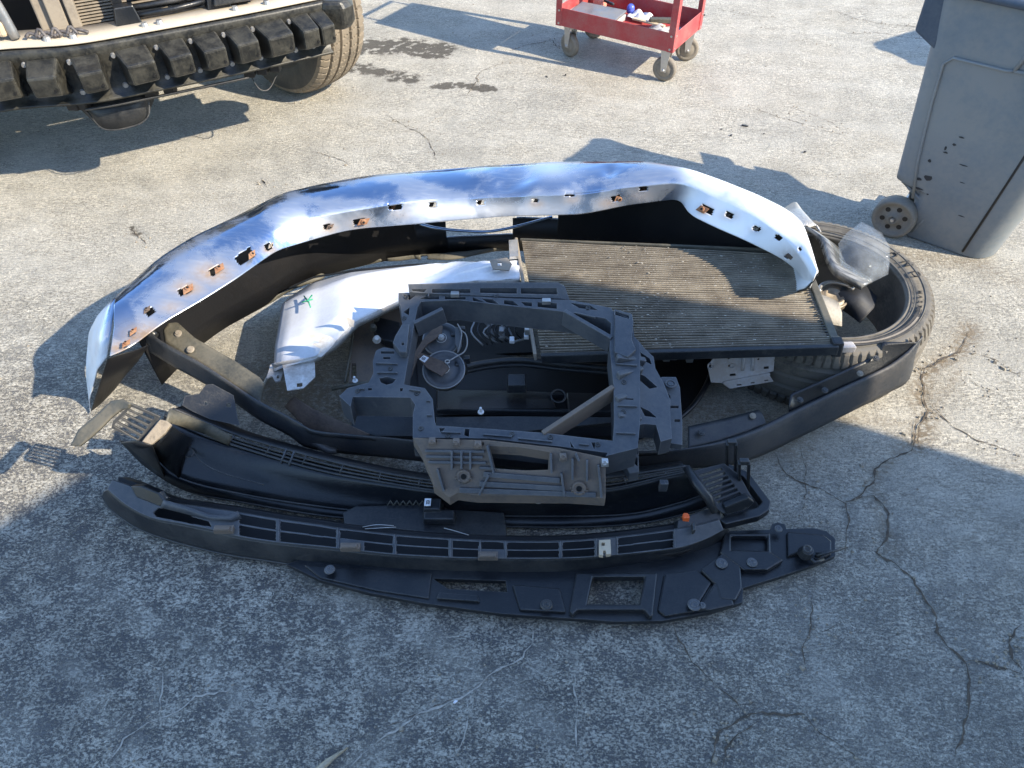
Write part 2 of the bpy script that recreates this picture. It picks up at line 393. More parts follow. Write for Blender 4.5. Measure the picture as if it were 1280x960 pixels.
# pitted, worn surface in the foreground: dark specks and patches between pale film
pit = m.noise(125, 6, .8, m.co((1, 1.5, 1), (0, 0, .6)), dist=.4); pch = m.noise(16, 6, .7); pv = m.math('ADD', m.math('MULTIPLY', pit, .75), m.math('MULTIPLY', pch, .3))
pf = m.ramp(pv, [(.497, 1), (.53, 0)])
pf = m.math('MULTIPLY', pf, m.math('SUBTRACT', mo, m.math('MULTIPLY', ba, .95)), True)
base = m.mix(m.math('MULTIPLY', pf, .9), base, m.mix(fine, (.05, .054, .064), (.17, .17, .175)))
base = m.mix(m.math('MULTIPLY', ba, m.ramp(pch, [(.42, .05), (.56, .6)])), base, (.5, .475, .42))
dd = m.math('MULTIPLY', di, m.ramp(m.noise(60, 6, .75), [(.38, 0), (.56, 1)]))
base = m.mix(dd, base, m.mix(fine, (.13, .095, .06), (.36, .29, .2)))
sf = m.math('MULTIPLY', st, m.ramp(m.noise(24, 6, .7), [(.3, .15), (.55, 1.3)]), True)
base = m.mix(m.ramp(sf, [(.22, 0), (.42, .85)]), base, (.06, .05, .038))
m.col(base)
hh = m.math('ADD', m.math('MULTIPLY', med, .7), m.math('ADD', m.math('MULTIPLY', fine, .45), m.math('MULTIPLY', pf, -.35)))
hh = m.math('ADD', hh, m.math('MULTIPLY', stk, .6))
m.bump(hh, 1.0, .012)
me.materials.append(m.m); g = bpy.data.objects.new('ground', me); COL.objects.link(g); tag(g, None, None, None, 'structure')
GDM = m.m
def gz(x, y): return .0035*math.sin(x*2.1+.7)*math.sin(y*1.7+.3)-.003
# cracks: irregular ribbons following the broken joints
def cracks(name, dk, mat):
    c = G()
    for poly, wd, d in CR:
        if not poly or d != dk: continue
        p = pline(pts(poly, 0), max(8, int(sum((P(*a)-P(*b)).length for a, b in zip(poly[:-1], poly[1:]))/.012)))
        n = len(p); A = []; B = []; off = 0
        for i, q in enumerate(p):
            t = (p[min(i+1, n-1)]-p[max(i-1, 0)]).normalized(); nn = Vector((-t.y, t.x, 0)); off = off*.7+random.uniform(-.004, .004)
            h = wd*(.2+random.random()**1.6*1.1)*.5*min(1, (i+.5)/4, (n-i)/4)
            q = q+nn*off; z = gz(q.x, q.y)-.0025*(wd >= .004)*(1 if dk else -.6)+.0022
            A.append(Vector((*(q+nn*h).xy, z))); B.append(Vector((*(q-nn*h).xy, z)))
        c.loft([A, B], sm=False)
    return tag(c.build(name, mat), None, None, None, 'structure')
cracks('ground_cracks', 1, dusty('crack_dirt', (.05, .04, .03), (.16, .12, .08), .5, .95, scale=60))
cracks('ground_crack_filler', 0, dusty('pale_crack_grit', (.42, .39, .33), (.2, .18, .15), .6, .95, scale=90, bump=.4))
# loose grit
gr = G()
for i in range(900):
    if i < 520: k = random.choice([c for c in CR if c[0]]); a = random.randrange(len(k[0])-1); t = random.random(); p0, p1 = P(*k[0][a]), P(*k[0][a+1]); q = p0.lerp(p1, t)+Vector((random.gauss(0, .02), random.gauss(0, .02), 0))
    else: q = Vector((random.uniform(-2.2, 2.3), random.uniform(.5, 4.6), 0))
    r = random.uniform(.001, .0035) if i > 8 else .006
    q.z = gz(q.x, q.y)+r*.4; a = random.random()*6.3
    gr.box(q, (r*2.2, r*1.6, r*1.3), (Vector((math.cos(a), math.sin(a), 0)), Vector((-math.sin(a), math.cos(a), 0)), Vector((0, 0, 1))), .6)
tag(gr.build('loose_grit', dusty('grit', (.2, .17, .13), (.42, .38, .3), .5, .9, scale=70)), 'fine loose grit scattered on the concrete', 'grit', None, 'stuff')
def gp(px, py): q = P(px, py); q.z = gz(q.x, q.y); return q
# ------------------------------------------------------------ unseen workshop added behind right of the camera to cast the big shadow
nS = Vector((.41, .912, 0)); dS = Vector((-.912, .41, 0))
c0 = nS*1.71+dS*(-3.0); wdir = Vector((-.69, -.725, 0)).normalized(); wn = Vector((wdir.y, -wdir.x, 0))
if wn.dot(Vector((SX, SY, 0))) < 0: wn = -wn
HB = 3.17
wk = thing('shadow_workshop', c0, 'low flat-roofed stucco workshop, added unseen behind the camera to cast the shadow', 'building')
stc = dusty('stucco', (.36, .33, .28), (.26, .23, .19), .4, .9, scale=3, bump=.5)
b = G(); b.box(c0+wdir*4.5+wn*2.5+Vector((0, 0, (HB-.12)/2)), (9, 5, HB-.12), (wdir, wn, Vector((0, 0, 1)))); b.build('wall', stc, wk)
b = G(); b.box(c0+wdir*4.5+wn*2.5+Vector((0, 0, HB-.06)), (9.0, 5.0, .12), (wdir, wn, Vector((0, 0, 1)))); b.build('roof_slab', GRYS, wk)
b = G()
for i in range(13): b.box(c0+wdir*4-wn*.02+Vector((0, 0, .12+i*.2)), (2.6, .04, .19), (wdir, wn, Vector((0, 0, 1))))
b.build('roller_door', GRYS, wk, bevel=.01)
# ------------------------------------------------------------ chrome bumper
m = M('worn_chrome', .1, 1)
n1 = m.noise(5, 6, .62, dist=.4); n2 = m.noise(60, 5, .7); n3 = m.noise(18, 5, .7, m.co((1, 6, 2), (0, 0, .2)))
at = m.n('ShaderNodeAttribute', attribute_name='dust'); dv = m.n('ShaderNodeSeparateColor'); m.l(at.outputs['Color'], dv.inputs[0])
film = m.math('ADD', m.ramp(n1, [(.44, .03), (.5, .4), (.56, .55)]), m.math('MULTIPLY', m.ramp(n3, [(.5, 0), (.7, .4)]), .6), True)
film = m.math('ADD', film, m.math('MULTIPLY', n2, .1), True)
film = m.math('MULTIPLY', film, dv.outputs[1], True)
bc = m.mix(film, (.3, .39, .54), (.4, .43, .48)); bc = m.mix(dv.outputs[2], bc, (.82, .83, .84)); bc = m.mix(m.math('MULTIPLY', dv.outputs[0], m.ramp(n2, [(.3, .6), (.55, 1)])), bc, (.27, .19, .125))  # blue channel paints sun glare and the dull end as pale metal
m.col(bc); glare_dull = dv.outputs[2]; m.l(m.math('ADD', m.math('ADD', m.math('MULTIPLY', film, .42), .07), m.math('MULTIPLY', glare_dull, .42), True), m.b.inputs['Roughness'])
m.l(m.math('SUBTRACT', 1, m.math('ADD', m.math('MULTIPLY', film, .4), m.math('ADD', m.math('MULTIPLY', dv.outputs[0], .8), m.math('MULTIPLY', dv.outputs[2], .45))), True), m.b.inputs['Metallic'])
m.bump(m.math('ADD', m.noise(7, 3), m.math('MULTIPLY', n2, .05)), .12, .02)
CHR = m.m
bp = thing('chrome_bumper', P(560, 300), 'dented chrome pickup bumper with rusty clips, arching behind the pile', 'bumper')
def zC(x): return float(np.interp(x, [140, 300, 600, 850, 950, 1023], [.37, .375, .355, .43, .445, .42]))
def ZPT(l, off): return [P(a[0], a[1], zC(a[0])+off*float(np.interp(a[0], [300, 380], [.25, 1]))) for a in l]
ZE = .27
NS = 520
Cp = soft(pline(ZPT([(144, 372), (200, 322), (240, 297), (299, 269), (352, 242), (399, 231), (460, 220), (550, 212), (646, 205), (720, 202.6), (806, 202), (860, 211), (900, 225), (945, 243), (984, 262), (1003, 278), (1014, 310), (1023, 343)], 0), NS), 7)
Dp = soft(pline(ZPT([(139, 410), (162, 398), (205, 368), (245, 340), (300, 308), (352, 283), (380, 273), (430, 265), (486, 256), (550, 247), (646, 245), (700, 244), (764, 236), (849, 228), (866, 234), (905, 251), (945, 270), (985, 300), (1002, 322), (1019, 351)], -.012), NS), 7)
Ep = soft(pline(ZPT([(133, 447), (161, 436), (205, 403), (255, 374), (299, 346), (346, 313), (399, 297), (428, 289), (454, 285), (521, 280), (560, 276), (635, 270), (691, 269), (728, 268), (781, 257), (849, 248), (863, 269), (898, 286), (933, 301), (978, 323), (1000, 341), (1014, 363)], -.07), NS), 7)
cl = [(156, 432, 6, 5), (164, 417, 8, 6), (188, 390, 12, 9), (230, 364, 15, 9), (269, 338, 15, 9), (306, 321, 24, 13), (335, 309, 8, 8), (409, 283, 9, 6), (449, 277, 15, 7), (494, 259, 17, 6), (541, 256, 9, 6), (601, 253, 9, 6),
      (669, 251, 7, 5), (712, 243, 12, 5), (770, 248, 12, 7), (804, 236, 10, 5), (884, 262, 16, 9), (912, 269, 10, 7), (946, 286, 9, 6), (973, 297, 9, 6), (984, 321, 6, 5), (1000, 312, 5, 4)]
def near(path, x, y):
    return min(range(len(path)), key=lambda i: (lambda q: (q[0]-x)**2+(q[1]-y)**2)(proj(path[i])))
holes = []
for x, y, a, b_ in cl:
    i = near(Ep, x, y); i = max(2, min(NS-3, i)); p0, p1 = proj(Ep[i-2]), proj(Ep[i+2]); th = math.atan2(p1[1]-p0[1], p1[0]-p0[0])
    c, s = math.cos(th), math.sin(th)
    holes.append([(x+c*u*a/2-s*v*b_/2, y+s*u*a/2+c*v*b_/2) for u, v in ((-1, -1), (1, -1), (1, 1), (-1, 1))])
def blend(A, B, n, bulge=0):
    r = []
    for i in range(n):
        t = i/(n-1); r.append([a.lerp(b, t)+Vector((0, 0, bulge*math.sin(math.pi*t))) for a, b in zip(A, B)])
    return r
face = blend(Cp, Dp, 10, .012); fl = blend(Dp, Ep, 22, .0)
# small dents in the face
for r in face:
    for i, q in enumerate(r):
        x, y = proj(q)
        for dx, dy, rr, dz in ((648, 222, 22, -.012), (665, 235, 14, .008), (690, 225, 30, .006), (763, 214, 10, -.012), (560, 225, 40, -.006), (735, 240, 25, -.008), (630, 235, 12, -.007), (600, 220, 16, .006)):
            q.z += dz*math.exp(-((x-dx)**2+(y-dy)**2*2.5)/rr**2)
# lower edge of the flange is uneven
g1 = G(); rows = face+fl[1:]; g1.loft(rows, holes)
# rolled outer lip going down the front
wl = []
Bp = []
for i, q in enumerate(Cp):
    t = (Cp[min(i+1, NS-1)]-Cp[max(i-1, 0)]).normalized(); inn = Vector((t.y, -t.x, 0))
    k = math.sin(math.pi*i/(NS-1)); Bp.append(Vector((q.x, q.y, 0))+inn*(.015)+Vector((0, 0, .05)))
lip = [[q.copy() for q in Cp]]
zb = [.05+(q.z-.06)*(.9*max(0, (k/(NS-1)-.90)/.10)**.7 if k > .9*(NS-1) else 0) for k, q in enumerate(Cp)]
for a in (.2, .4, .6, .8, 1.0): lip.append([Vector((q.x+(b_.x-q.x)*a**1.5, q.y+(b_.y-q.y)*a**1.5, q.z-(q.z-z_)*a)) for q, b_, z_ in zip(Cp, Bp, zb)])
opening = [(512, 262), (523, 280), (545, 286), (587, 289), (614, 289), (683, 273), (700, 262)]
g1.loft([[q+Vector((0, 0, 0)) for q in r] for r in lip], [opening+[(700, 235), (512, 235)]])
# left return end dropping to the ground, right return
L1 = spline(pts([(144, 372, .37), (139, 410, .35), (133, 447, .3)]), 16); L2 = spline(pts([(131, 385, .27), (118, 425, .24), (122, 462, .2)]), 16); L3 = spline(pts([(122, 395, .1), (111, 420, .08), (112, 500, .03)]), 16); L4 = spline(pts([(128, 405, .02), (109, 445, .01), (113, 516, .004)]), 16)
g1.loft([L1, L2, L3, L4])
gq = G(); gq.loft([spline(pts([(134, 449, .3), (150, 443, .3), (166, 439, .29), (186, 431, .27)]), 12), spline(pts([(124, 482, .12), (140, 474, .12), (156, 465, .13), (172, 452, .15)]), 12), spline(pts([(114, 514, .005), (124, 506, .01), (140, 490, .03), (156, 470, .08)]), 12)]); gq.build('end_inner_wall', INR, bp, solid=.002)
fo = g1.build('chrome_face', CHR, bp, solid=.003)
ca = fo.data.attributes.new('dust', 'FLOAT_COLOR', 'POINT'); vals = []  # red: dust, green: film, blue: painted glare and dull left end
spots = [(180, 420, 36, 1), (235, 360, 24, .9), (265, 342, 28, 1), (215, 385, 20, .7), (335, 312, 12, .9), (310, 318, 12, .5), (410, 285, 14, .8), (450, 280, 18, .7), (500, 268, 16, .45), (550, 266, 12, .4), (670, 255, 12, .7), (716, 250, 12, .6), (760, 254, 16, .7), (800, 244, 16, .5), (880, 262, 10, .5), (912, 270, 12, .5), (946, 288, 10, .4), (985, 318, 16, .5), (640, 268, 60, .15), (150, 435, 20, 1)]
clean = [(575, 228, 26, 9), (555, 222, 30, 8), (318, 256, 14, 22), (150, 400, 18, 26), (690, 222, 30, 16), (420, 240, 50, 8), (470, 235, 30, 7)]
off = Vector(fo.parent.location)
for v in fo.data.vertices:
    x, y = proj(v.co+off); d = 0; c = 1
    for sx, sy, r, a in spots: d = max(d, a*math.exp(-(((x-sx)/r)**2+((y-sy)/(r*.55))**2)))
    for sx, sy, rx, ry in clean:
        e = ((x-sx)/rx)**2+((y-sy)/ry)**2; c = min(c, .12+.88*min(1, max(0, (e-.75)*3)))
    glare_dull = max(.8 if x < 136 or y > 452 else 0, .95*math.exp(-((max(0, 872-x)/22)**2)) if x < 872 else .95, .75*math.exp(-(((x-610)/90)**2+((y-262)/12)**2)), .55*math.exp(-(((x-690)/40)**2+((y-215)/14)**2)), .6*math.exp(-(((x-380)/30)**2+((y-282)/16)**2)))  # pale haze painted where sun glare falls, plus the dull left end
    vals += [d, c, glare_dull, 1]
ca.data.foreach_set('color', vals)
# inside wall and bottom return flange
Ap = spline(pts([(192, 425, .04), (214, 418, .04), (242, 414, .045), (286, 389, .05), (330, 373, .05), (361, 364, .05), (400, 350, .05), (414, 339, .05), (460, 326, .05), (500, 325, .05), (566, 322, .05), (608, 318, .05), (660, 306, .05), (711, 297, .05), (760, 291, .05), (804, 287, .05), (850, 290, .05), (900, 310, .05), (950, 340, .05), (985, 372, .05)]), NS)
for i, q in enumerate(Ap):
    q.y += .006*math.sin(i*.13)+.008*math.sin(i*.047+1)*(1 if math.sin(i*.031) > 0 else .2)
inn = [[q+Vector((0, -.006, -.004)) for q in lip[0]]]
for r in lip[1:]:
    inn.append([Vector((q.x, q.y-.007, q.z)) for q in r])
gi = G(); gi.loft(inn, [opening+[(700, 235), (512, 235)]]); gi.build('inner_wall', INR, bp, solid=.002)
gf = G()
fh = [[(x-4, y-3), (x+4, y-3), (x+4, y+3), (x-4, y+3)] for x, y in ((258, 399), (303, 378), (338, 363), (430, 330), (456, 324), (480, 325), (530, 322), (716, 293), (800, 287), (740, 292))]
gf.loft(blend([q for q in inn[-1]], Ap, 9, .012), fh); gf.build('bottom_flange', OLV, bp, solid=.003)
# thin blue-chrome rim under the centre opening
rim = G(); rim.tube(spline(pts([(522, 279, .2), (545, 285, .19), (587, 289, .18), (614, 289, .18), (650, 282, .19), (690, 271, .2)]), 30), .005, 8); rim.build('opening_rim', CHR, bp)
# clip nuts beside the slots
for k, (x, y, a, b_) in enumerate(cl):
    i = near(Ep, x, y); i = max(2, min(NS-3, i)); t = (Ep[i+2]-Ep[i-2]).normalized(); up = (Dp[min(NS-1, i)]-Ep[i]).normalized(); nn = t.cross(up).normalized()
    if nn.z < 0: nn = -nn
    big = a > 14 or k in (14, 15)
    sgn = -1 if k in (2, 9, 10, 11, 20) else 1
    q = P(x+sgn*(a*.35)*(-1 if x > 840 else 1), y-(2 if x < 400 else 0), zC(x)-.045+.04*float(np.interp(x, [300, 380], [1, 0])))
    c = G(); sz = .014 if big else .0095
    c.box(q+nn*.002, (sz*2.1, sz*1.5, .004), (t, up, nn)); c.disc(q+nn*.003, nn, sz*.6, .005, 14, sz*.5)
    o = c.build('clip_nut', RUST if (big or k in (0, 1, 8)) else RUSTD if k % 3 else TAN, bp, bevel=.001)
    h = G(); h.disc(q+nn*.0085, nn, sz*.26, .0008, 10); h.build('bolt_hole', HOLE, o)
# ------------------------------------------------------------ black valance bar
vb = thing('bumper_valance', P(700, 570), 'long black valance bar with screw tabs, passing under the grey plastic frame', 'valance')
VU = [(190, 416, .24), (200, 428, .24), (222, 441, .225), (252, 457, .21), (294, 485, .18), (330, 508, .15), (371, 528, .13), (390, 541, .12), (430, 546, .11), (480, 550, .1), (525, 555, .1), (600, 562, .1), (700, 568, .1), (800, 568, .1), (860, 563, .1), (935, 541, .11), (988, 515, .13), (1050, 486, .16), (1100, 463, .19), (1125, 447, .215), (1147, 429, .24)]
VL = [(183, 432, .22), (193, 438, .21), (216, 452, .2), (240, 465, .18), (285, 492, .15), (322, 518, .12), (360, 538, .09), (380, 552, .075), (425, 560, .06), (480, 565, .05), (525, 570, .05), (600, 577, .05), (700, 583, .05), (800, 583, .05), (860, 579, .05), (931, 571, .05), (1010, 536, .07), (1070, 506, .1), (1115, 483, .13), (1138, 469, .15), (1148, 432, .22)]
n = 150; U = spline(pts(VU), n); L = spline(pts(VL), n)
rows = []
for t, bz in ((0, -.004), (.1, .012), (.25, .024), (.42, .03), (.6, .026), (.75, .008), (.9, -.012), (1, -.02)): rows.append([a.lerp(b, t)+Vector((0, 0, bz)) for a, b in zip(U, L)])
rows.append([q+Vector((0, .012, -.02)) for q in L])
b = G(); b.loft(rows); b.build('bar', BARM, vb, solid=.004)
def strip2(top, bot, z0, z1, mat, name, par, n=24, solid=.003, holes=()):
    a = pline(pts(top), n) if len(top[0]) > 2 else pline(pts(top, z0), n); c = pline(pts(bot), n) if len(bot[0]) > 2 else pline(pts(bot, z1), n)
    g_ = G(); g_.loft(blend(a, c, 6), holes); return g_.build(name, mat, par, solid=solid)
fA = strip2([(211, 404, .26), (222, 403, .26), (243, 422, .25), (295, 452, .22), (325, 472, .2), (331, 480, .19), (327, 498, .155)], [(204, 413, .245), (206, 428, .235), (222, 440, .225), (252, 457, .21), (294, 485, .18), (316, 499, .16), (326, 504, .152)], 0, 0, OLV, 'mounting_flange', vb, 60)
for x, y in ((223, 417), (238, 437), (280, 464), (316, 485)):
    c = G(); q = P(x, y, .245-.00095*(x-223)+.004); c.disc(q, (0, -.3, 1), .011, .004, 16, .009); c.disc(q+Vector((0, -.001, .004)), (0, -.3, 1), .006, .003, 12); c.build('screw_boss', RUSTD if x > 300 else TAN, fA)
fB = strip2([(860, 533, .13), (905, 523, .13), (948, 512, .135), (953, 517, .13), (957, 528, .12)], [(860, 563, .1), (900, 553, .105), (935, 541, .11), (945, 536, .112), (958, 529, .118)], 0, 0, BLK2, 'mounting_flange', vb, 40)
fC = strip2([(986, 510, .15), (988, 492, .17), (1040, 470, .195), (1100, 442, .225), (1102, 427, .25), (1147, 428, .25)], [(986, 515, .13), (1000, 510, .135), (1050, 486, .16), (1100, 463, .19), (1120, 450, .21), (1145, 431, .24)], 0, 0, BLK, 'mounting_flange', vb, 50)
for x, y, z in ((877, 541, .125), (941, 520, .128), (1000, 500, .165), (1031, 488, .17), (1075, 467, .2), (1095, 448, .222)):
    c = G(); q = P(x, y, z+.006); c.disc(q, (0, -.3, 1), .009, .003, 16, .008); c.disc(q+Vector((0, -.001, .003)), (0, -.3, 1), .0045, .002, 12); c.build('screw_boss', TAN if x in (941, 1075) else BLK2, vb)
c = G(); c.tube(pts([(372, 536, .1), (392, 552, .07), (412, 563, .06), (421, 564, .06)]), [.012, .011, .012, .008], 10); c.build('end_hook', BARM, vb)
c = G(); c.tube(pts([(181, 416, .25), (188, 414, .255), (194, 420, .25)]), .011, 8); c.build('end_clip', BLK, vb)
# ------------------------------------------------------------ white fender
fd = thing('wheel_arch_fender', P(440, 400), 'dented white wheel-arch fender panel lying between the bumper and the plastic frame', 'fender')
R0 = pline(pts([(360, 362, .1), (392, 348, .13), (440, 340, .15), (510, 333, .16), (570, 330, .17), (648, 327, .18)]), 60)
R3 = pline(pts([(339, 455, .15), (352, 452, .17), (393, 446, .18), (418, 428, .2), (442, 403, .21), (470, 389, .21), (497, 377, .21), (530, 362, .21), (575, 353, .21), (650, 349, .21)]), 60)
rows = []
for i in range(21):
    t = i/20; rows.append([a.lerp(b, t)+Vector((0, 0, float(np.interp(t, [0, .3, .8, 1], [0, .05, .03, 0]))*(1-.6*k/59)+.003*math.sin(k*.9+i)*(k > 38)-.03*max(0, 1-k/17)**1.4)) for k, (a, b) in enumerate(zip(R0, R3))])
b = G(); b.loft(rows); b.build('panel', WHT, fd, solid=.002)
b = G(); b.loft([R3, [q+Vector((.004, .012, -.03)) for q in R3]]); b.build('inner_lip', WHD, fd, solid=.002)
b = G(); b.tube([q+Vector((0, .004, .002)) for q in R0], .0035, 6); b.build('edge_seal', BLK, fd)
b = G(); b.plate([(352, 450), (393, 444), (394, 471), (379, 485), (359, 488)], [[(371, 479), (378, 478), (378, 483), (371, 484)]], flat(.15), .003); b.build('mounting_tab', WHD, fd)
b = G(); b.plate([(333, 473), (338, 456), (346, 452), (353, 455), (354, 466), (350, 476), (344, 477), (340, 470)], [[(346, 469), (349, 469), (349, 473), (346, 473)]], flat(.12), .004); b.build('mounting_tab', WHD, fd)
b = G(); b.tube(pts([(337, 466, .08), (332, 476, .05), (328, 484, .03)]), .004, 6); b.build('bent_edge', WHD, fd)
b = G()
for p_ in ([(380, 370, .19), (386, 378, .205), (388, 384, .212)], [(377, 378, .2), (384, 376, .202), (391, 374, .203)], [(390, 369, .195), (384, 377, .203)]): b.tube(pts(p_), .0022, 5)
b.build('marker_cross', GRN, fd)
for pl_ in ([(387, 418), (400, 417), (414, 421), (420, 426), (416, 432), (402, 446), (396, 446), (401, 436), (388, 430), (400, 428), (387, 422)], [(426, 396), (434, 396), (443, 401), (442, 409), (437, 409), (434, 402)]):
    b = G(); b.plate(pl_, [], plane3((387, 418, .26), (420, 426, .24), (402, 446, .21)) if pl_[0][0] < 400 else plane3((426, 396, .265), (443, 401, .25), (437, 409, .235)), .003); b.build('small_plate', WHD, fd)  # two small dirty-white plates over the fender's lower edge
b = G(); b.plate([(612, 325), (634, 322), (640, 330), (636, 338), (616, 336)], [[(622, 328), (627, 328), (627, 332), (622, 332)]], flat(.24), .003); b.build('mounting_tab', TAN, fd)
# ------------------------------------------------------------ condenser
rd = thing('condenser', P(850, 400), 'flat finned condenser core in dusty aluminium, its right corner over the tyre', 'radiator')
pl = plane3((648, 303, .21), (674, 441, .22), (1047, 426, .32))
TL, BL, BR = PP(652, 300, pl), PP(676, 440, pl), PP(1040, 430, pl); TR = PP(1000, 318, pl)
N = pl[1]
finm = M('condenser_tubes', .5, .35); uvn = m.n  # tubes tinted by their own uv
uvc = finm.n('ShaderNodeUVMap', uv_map='uv'); mp = finm.n('ShaderNodeMapping'); mp.inputs['Scale'].default_value = (420, 1, 1); finm.l(uvc.outputs[0], mp.inputs[0])
wv = finm.n('ShaderNodeTexWave', wave_type='BANDS', bands_direction='X'); wv.inputs['Scale'].default_value = 1; finm.l(mp.outputs[0], wv.inputs['Vector'])
nd = finm.noise(14, 6, .65); nf = finm.noise(150, 3)
cc = finm.mix(finm.ramp(nd, [(.35, 0), (.65, 1)]), (.16, .13, .095), (.3, .255, .19)); cc = finm.mix(finm.ramp(nf, [(.6, 0), (.75, .6)]), cc, (.6, .58, .54))
finm.col(cc); finm.bump(finm.math('ADD', wv.outputs['Fac'], nf), .3, .002)
TUB = finm.m
finb = M('condenser_fins', .75, .1); finb.col(finb.mix(finb.ramp(finb.noise(22, 5), [(.4, 0), (.65, 1)]), (.02, .017, .014), (.06, .048, .036))); finb.bump(finb.noise(500, 2), .5, .003)
b = G(); q = [TL, TR, BR, BL]; b.add([a-N*.006 for a in q]+[a-N*.022 for a in q], [(0, 1, 2, 3), (7, 6, 5, 4), (0, 4, 5, 1), (1, 5, 6, 2), (2, 6, 7, 3), (3, 7, 4, 0)]); b.build('fin_block', finb.m, rd)
b = G(); uv = []; NT = 46; nseg = 40
for i in range(NT):
    v = (i+.5)/NT; amp = .0018 if i % 5 else .003
    for k in range(nseg+1):
        u = k/nseg; c = TL.lerp(BL, v).lerp(TR.lerp(BR, v), u); wob = math.sin(u*23+i*1.7)*.0006+math.sin(u*7+i)*.0009
        vd = (BL-TL).normalized(); h = .0014
        # bent-over rows where the core was knocked
        for (cx, cy, r) in ((.42, .45, .05), (.45, .6, .04), (.2, .33, .05), (.7, .83, .05)): wob += .003*math.exp(-((u-cx)**2+(v-cy)**2)/r**2)*math.sin(k*2.5+i)
        for (a_, z_) in ((-h, -.006), (-h*.9, .001), (h*.9, .001), (h, -.006)): b.v.append(c+vd*(a_+wob)+N*z_); uv.append((u, v))
    o_ = i*(nseg+1)*4
    for k in range(nseg):
        for j in range(3): b.f.append([o_+k*4+j, o_+k*4+j+1, o_+(k+1)*4+j+1, o_+(k+1)*4+j]); b.m.append(True)
b.build('tube_rows', TUB, rd, uv=uv)
b = G()
for k in range(130):
    u, v = random.random(), random.random(); u = u if k % 3 else random.gauss(.42, .03); q_ = TL.lerp(BL, v).lerp(TR.lerp(BR, v), u)+N*.0025; s_ = random.uniform(.0008, .0024)
    b.box(q_, (s_*3, s_, s_*.6), ((TR-TL).normalized(), N.cross((TR-TL).normalized()), N), .6)
tag(b.build('trapped_debris', dusty('pale_debris', (.5, .46, .38), (.3, .25, .2), .4, .9, scale=60), rd), None, None, None, 'stuff')
def rail(a, c, wd, h, mat, name, off=0):
    g_ = G(); y = N.cross((c-a).normalized()); g_.box((a+c)/2+y*off-N*.008, ((c-a).length, wd, h), ((c-a).normalized(), y, N)); return g_.build(name, mat, rd, bevel=.003)
rail(PP(645, 298, pl), PP(669, 444, pl), .01, .026, TAN, 'side_rail'); rail(PP(1001, 316, pl), PP(1044, 427, pl), .02, .03, OLV, 'header_tank')
rail(PP(650, 299, pl), PP(998, 313, pl), .008, .022, OLV, 'top_rail'); rail(PP(676, 445, pl), PP(1048, 434, pl), .014, .03, BLK2, 'bottom_rail')
c = G(); c.tube([PP(x, y, pl)-N*.002 for x, y in ((990, 330), (1015, 372), (1040, 418))], .003, 6)
for k in range(30): a_ = PP(985+k*1.7, 318+k*3.5, pl); c.box(a_+N*.003, (.006, .003, .004))
c.build('tank_ridge', BLK2, rd)
c = G(); c.box(PP(1046, 429, pl)-N*.012, (.03, .03, .05), (Vector((1, 0, 0)), Vector((0, 1, 0)), N)); c.build('corner_cap', BLK, rd, bevel=.006)
c = G(); c.plate([(636, 300), (647, 299), (648, 320), (637, 321)], [], plane3((636, 300, .225), (647, 299, .225), (637, 321, .225)), .01); c.build('mounting_lug', STL, rd)
c = G(); c.tube(pts([(640, 396, .21), (655, 399, .21), (668, 405, .215)]), .006, 8); c.box(P(660, 409, .21), (.02, .045, .02)); c.build('pipe_fitting', STL, rd, bevel=.002)
# ------------------------------------------------------------ front end carrier (plastic frame)
fr = thing('front_end_carrier', P(650, 500), 'grey plastic radiator support frame with trussed top rail, on top of the pile', 'radiator support')
fp = plane3((516, 366, .345), (764, 385, .365), (640, 560, .265))
out = [(498, 366), (512, 366), (560, 369), (640, 373), (711, 375), (735, 379), (764, 385), (766, 389), (790, 396), (793, 421), (800, 428), (800, 470), (800, 530), (797, 560), (757, 570), (760, 566), (700, 558), (611, 548), (545, 547), (516, 547), (516, 518), (519, 506), (513, 497), (441, 496), (438, 508), (424, 495), (435, 485), (461, 478), (467, 466), (466, 452), (470, 438), (480, 434), (500, 438), (503, 426), (491, 429), (494, 420), (503, 405), (501, 382), (498, 376)]
inn_ = [(526, 377), (573, 375), (634, 382), (700, 389), (707, 390), (757, 398), (764, 404), (762, 434), (767, 481), (768, 527), (766, 551), (679, 541), (611, 536), (545, 532), (543, 523), (541, 499), (531, 485), (512, 482), (505, 480), (509, 457), (517, 410), (522, 384)]
hl = [inn_, [(476, 439), (493, 439), (493, 442), (476, 442)], [(479, 446), (488, 446), (488, 449), (479, 449)], [(474, 473), (484, 471), (495, 474), (491, 479), (483, 481), (476, 478)], [(460, 485), (465, 485), (465, 488), (460, 488)], [(500, 485), (504, 485), (503, 489), (500, 489)]]
# truss triangles
for t in ([(503, 368), (520, 369), (512, 375)], [(523, 374), (536, 368.5), (549, 369.5), (549, 374)], [(556, 370), (582, 371), (582, 374.5), (556, 374)], [(591, 371.5), (607, 378), (591, 376)], [(602, 373), (616, 374), (624, 380.5), (609, 378)], [(630, 375), (641, 376), (649, 382.5), (630, 380)], [(672, 377.5), (696, 379), (696, 386), (672, 383.5)], [(712, 378), (738, 382), (748, 388), (724, 385)], [(651, 377), (665, 378), (665, 383), (656, 382)], [(768, 391), (786, 398), (785, 402), (770, 398)],
          [(768, 421), (788, 423), (788, 425), (768, 423)], [(776, 497), (792, 498), (792, 500), (776, 499)], [(549, 535), (557, 535), (551, 541)], [(581, 536), (587, 536), (586, 546), (580, 544)], [(712, 551), (718, 560), (714, 559)], [(739, 553), (744, 553), (743, 562)], [(480, 383), (480, 383.5), (481, 383)][:0],
          [(504, 390), (512, 384), (511, 394)]):
    if t: hl.append(t)
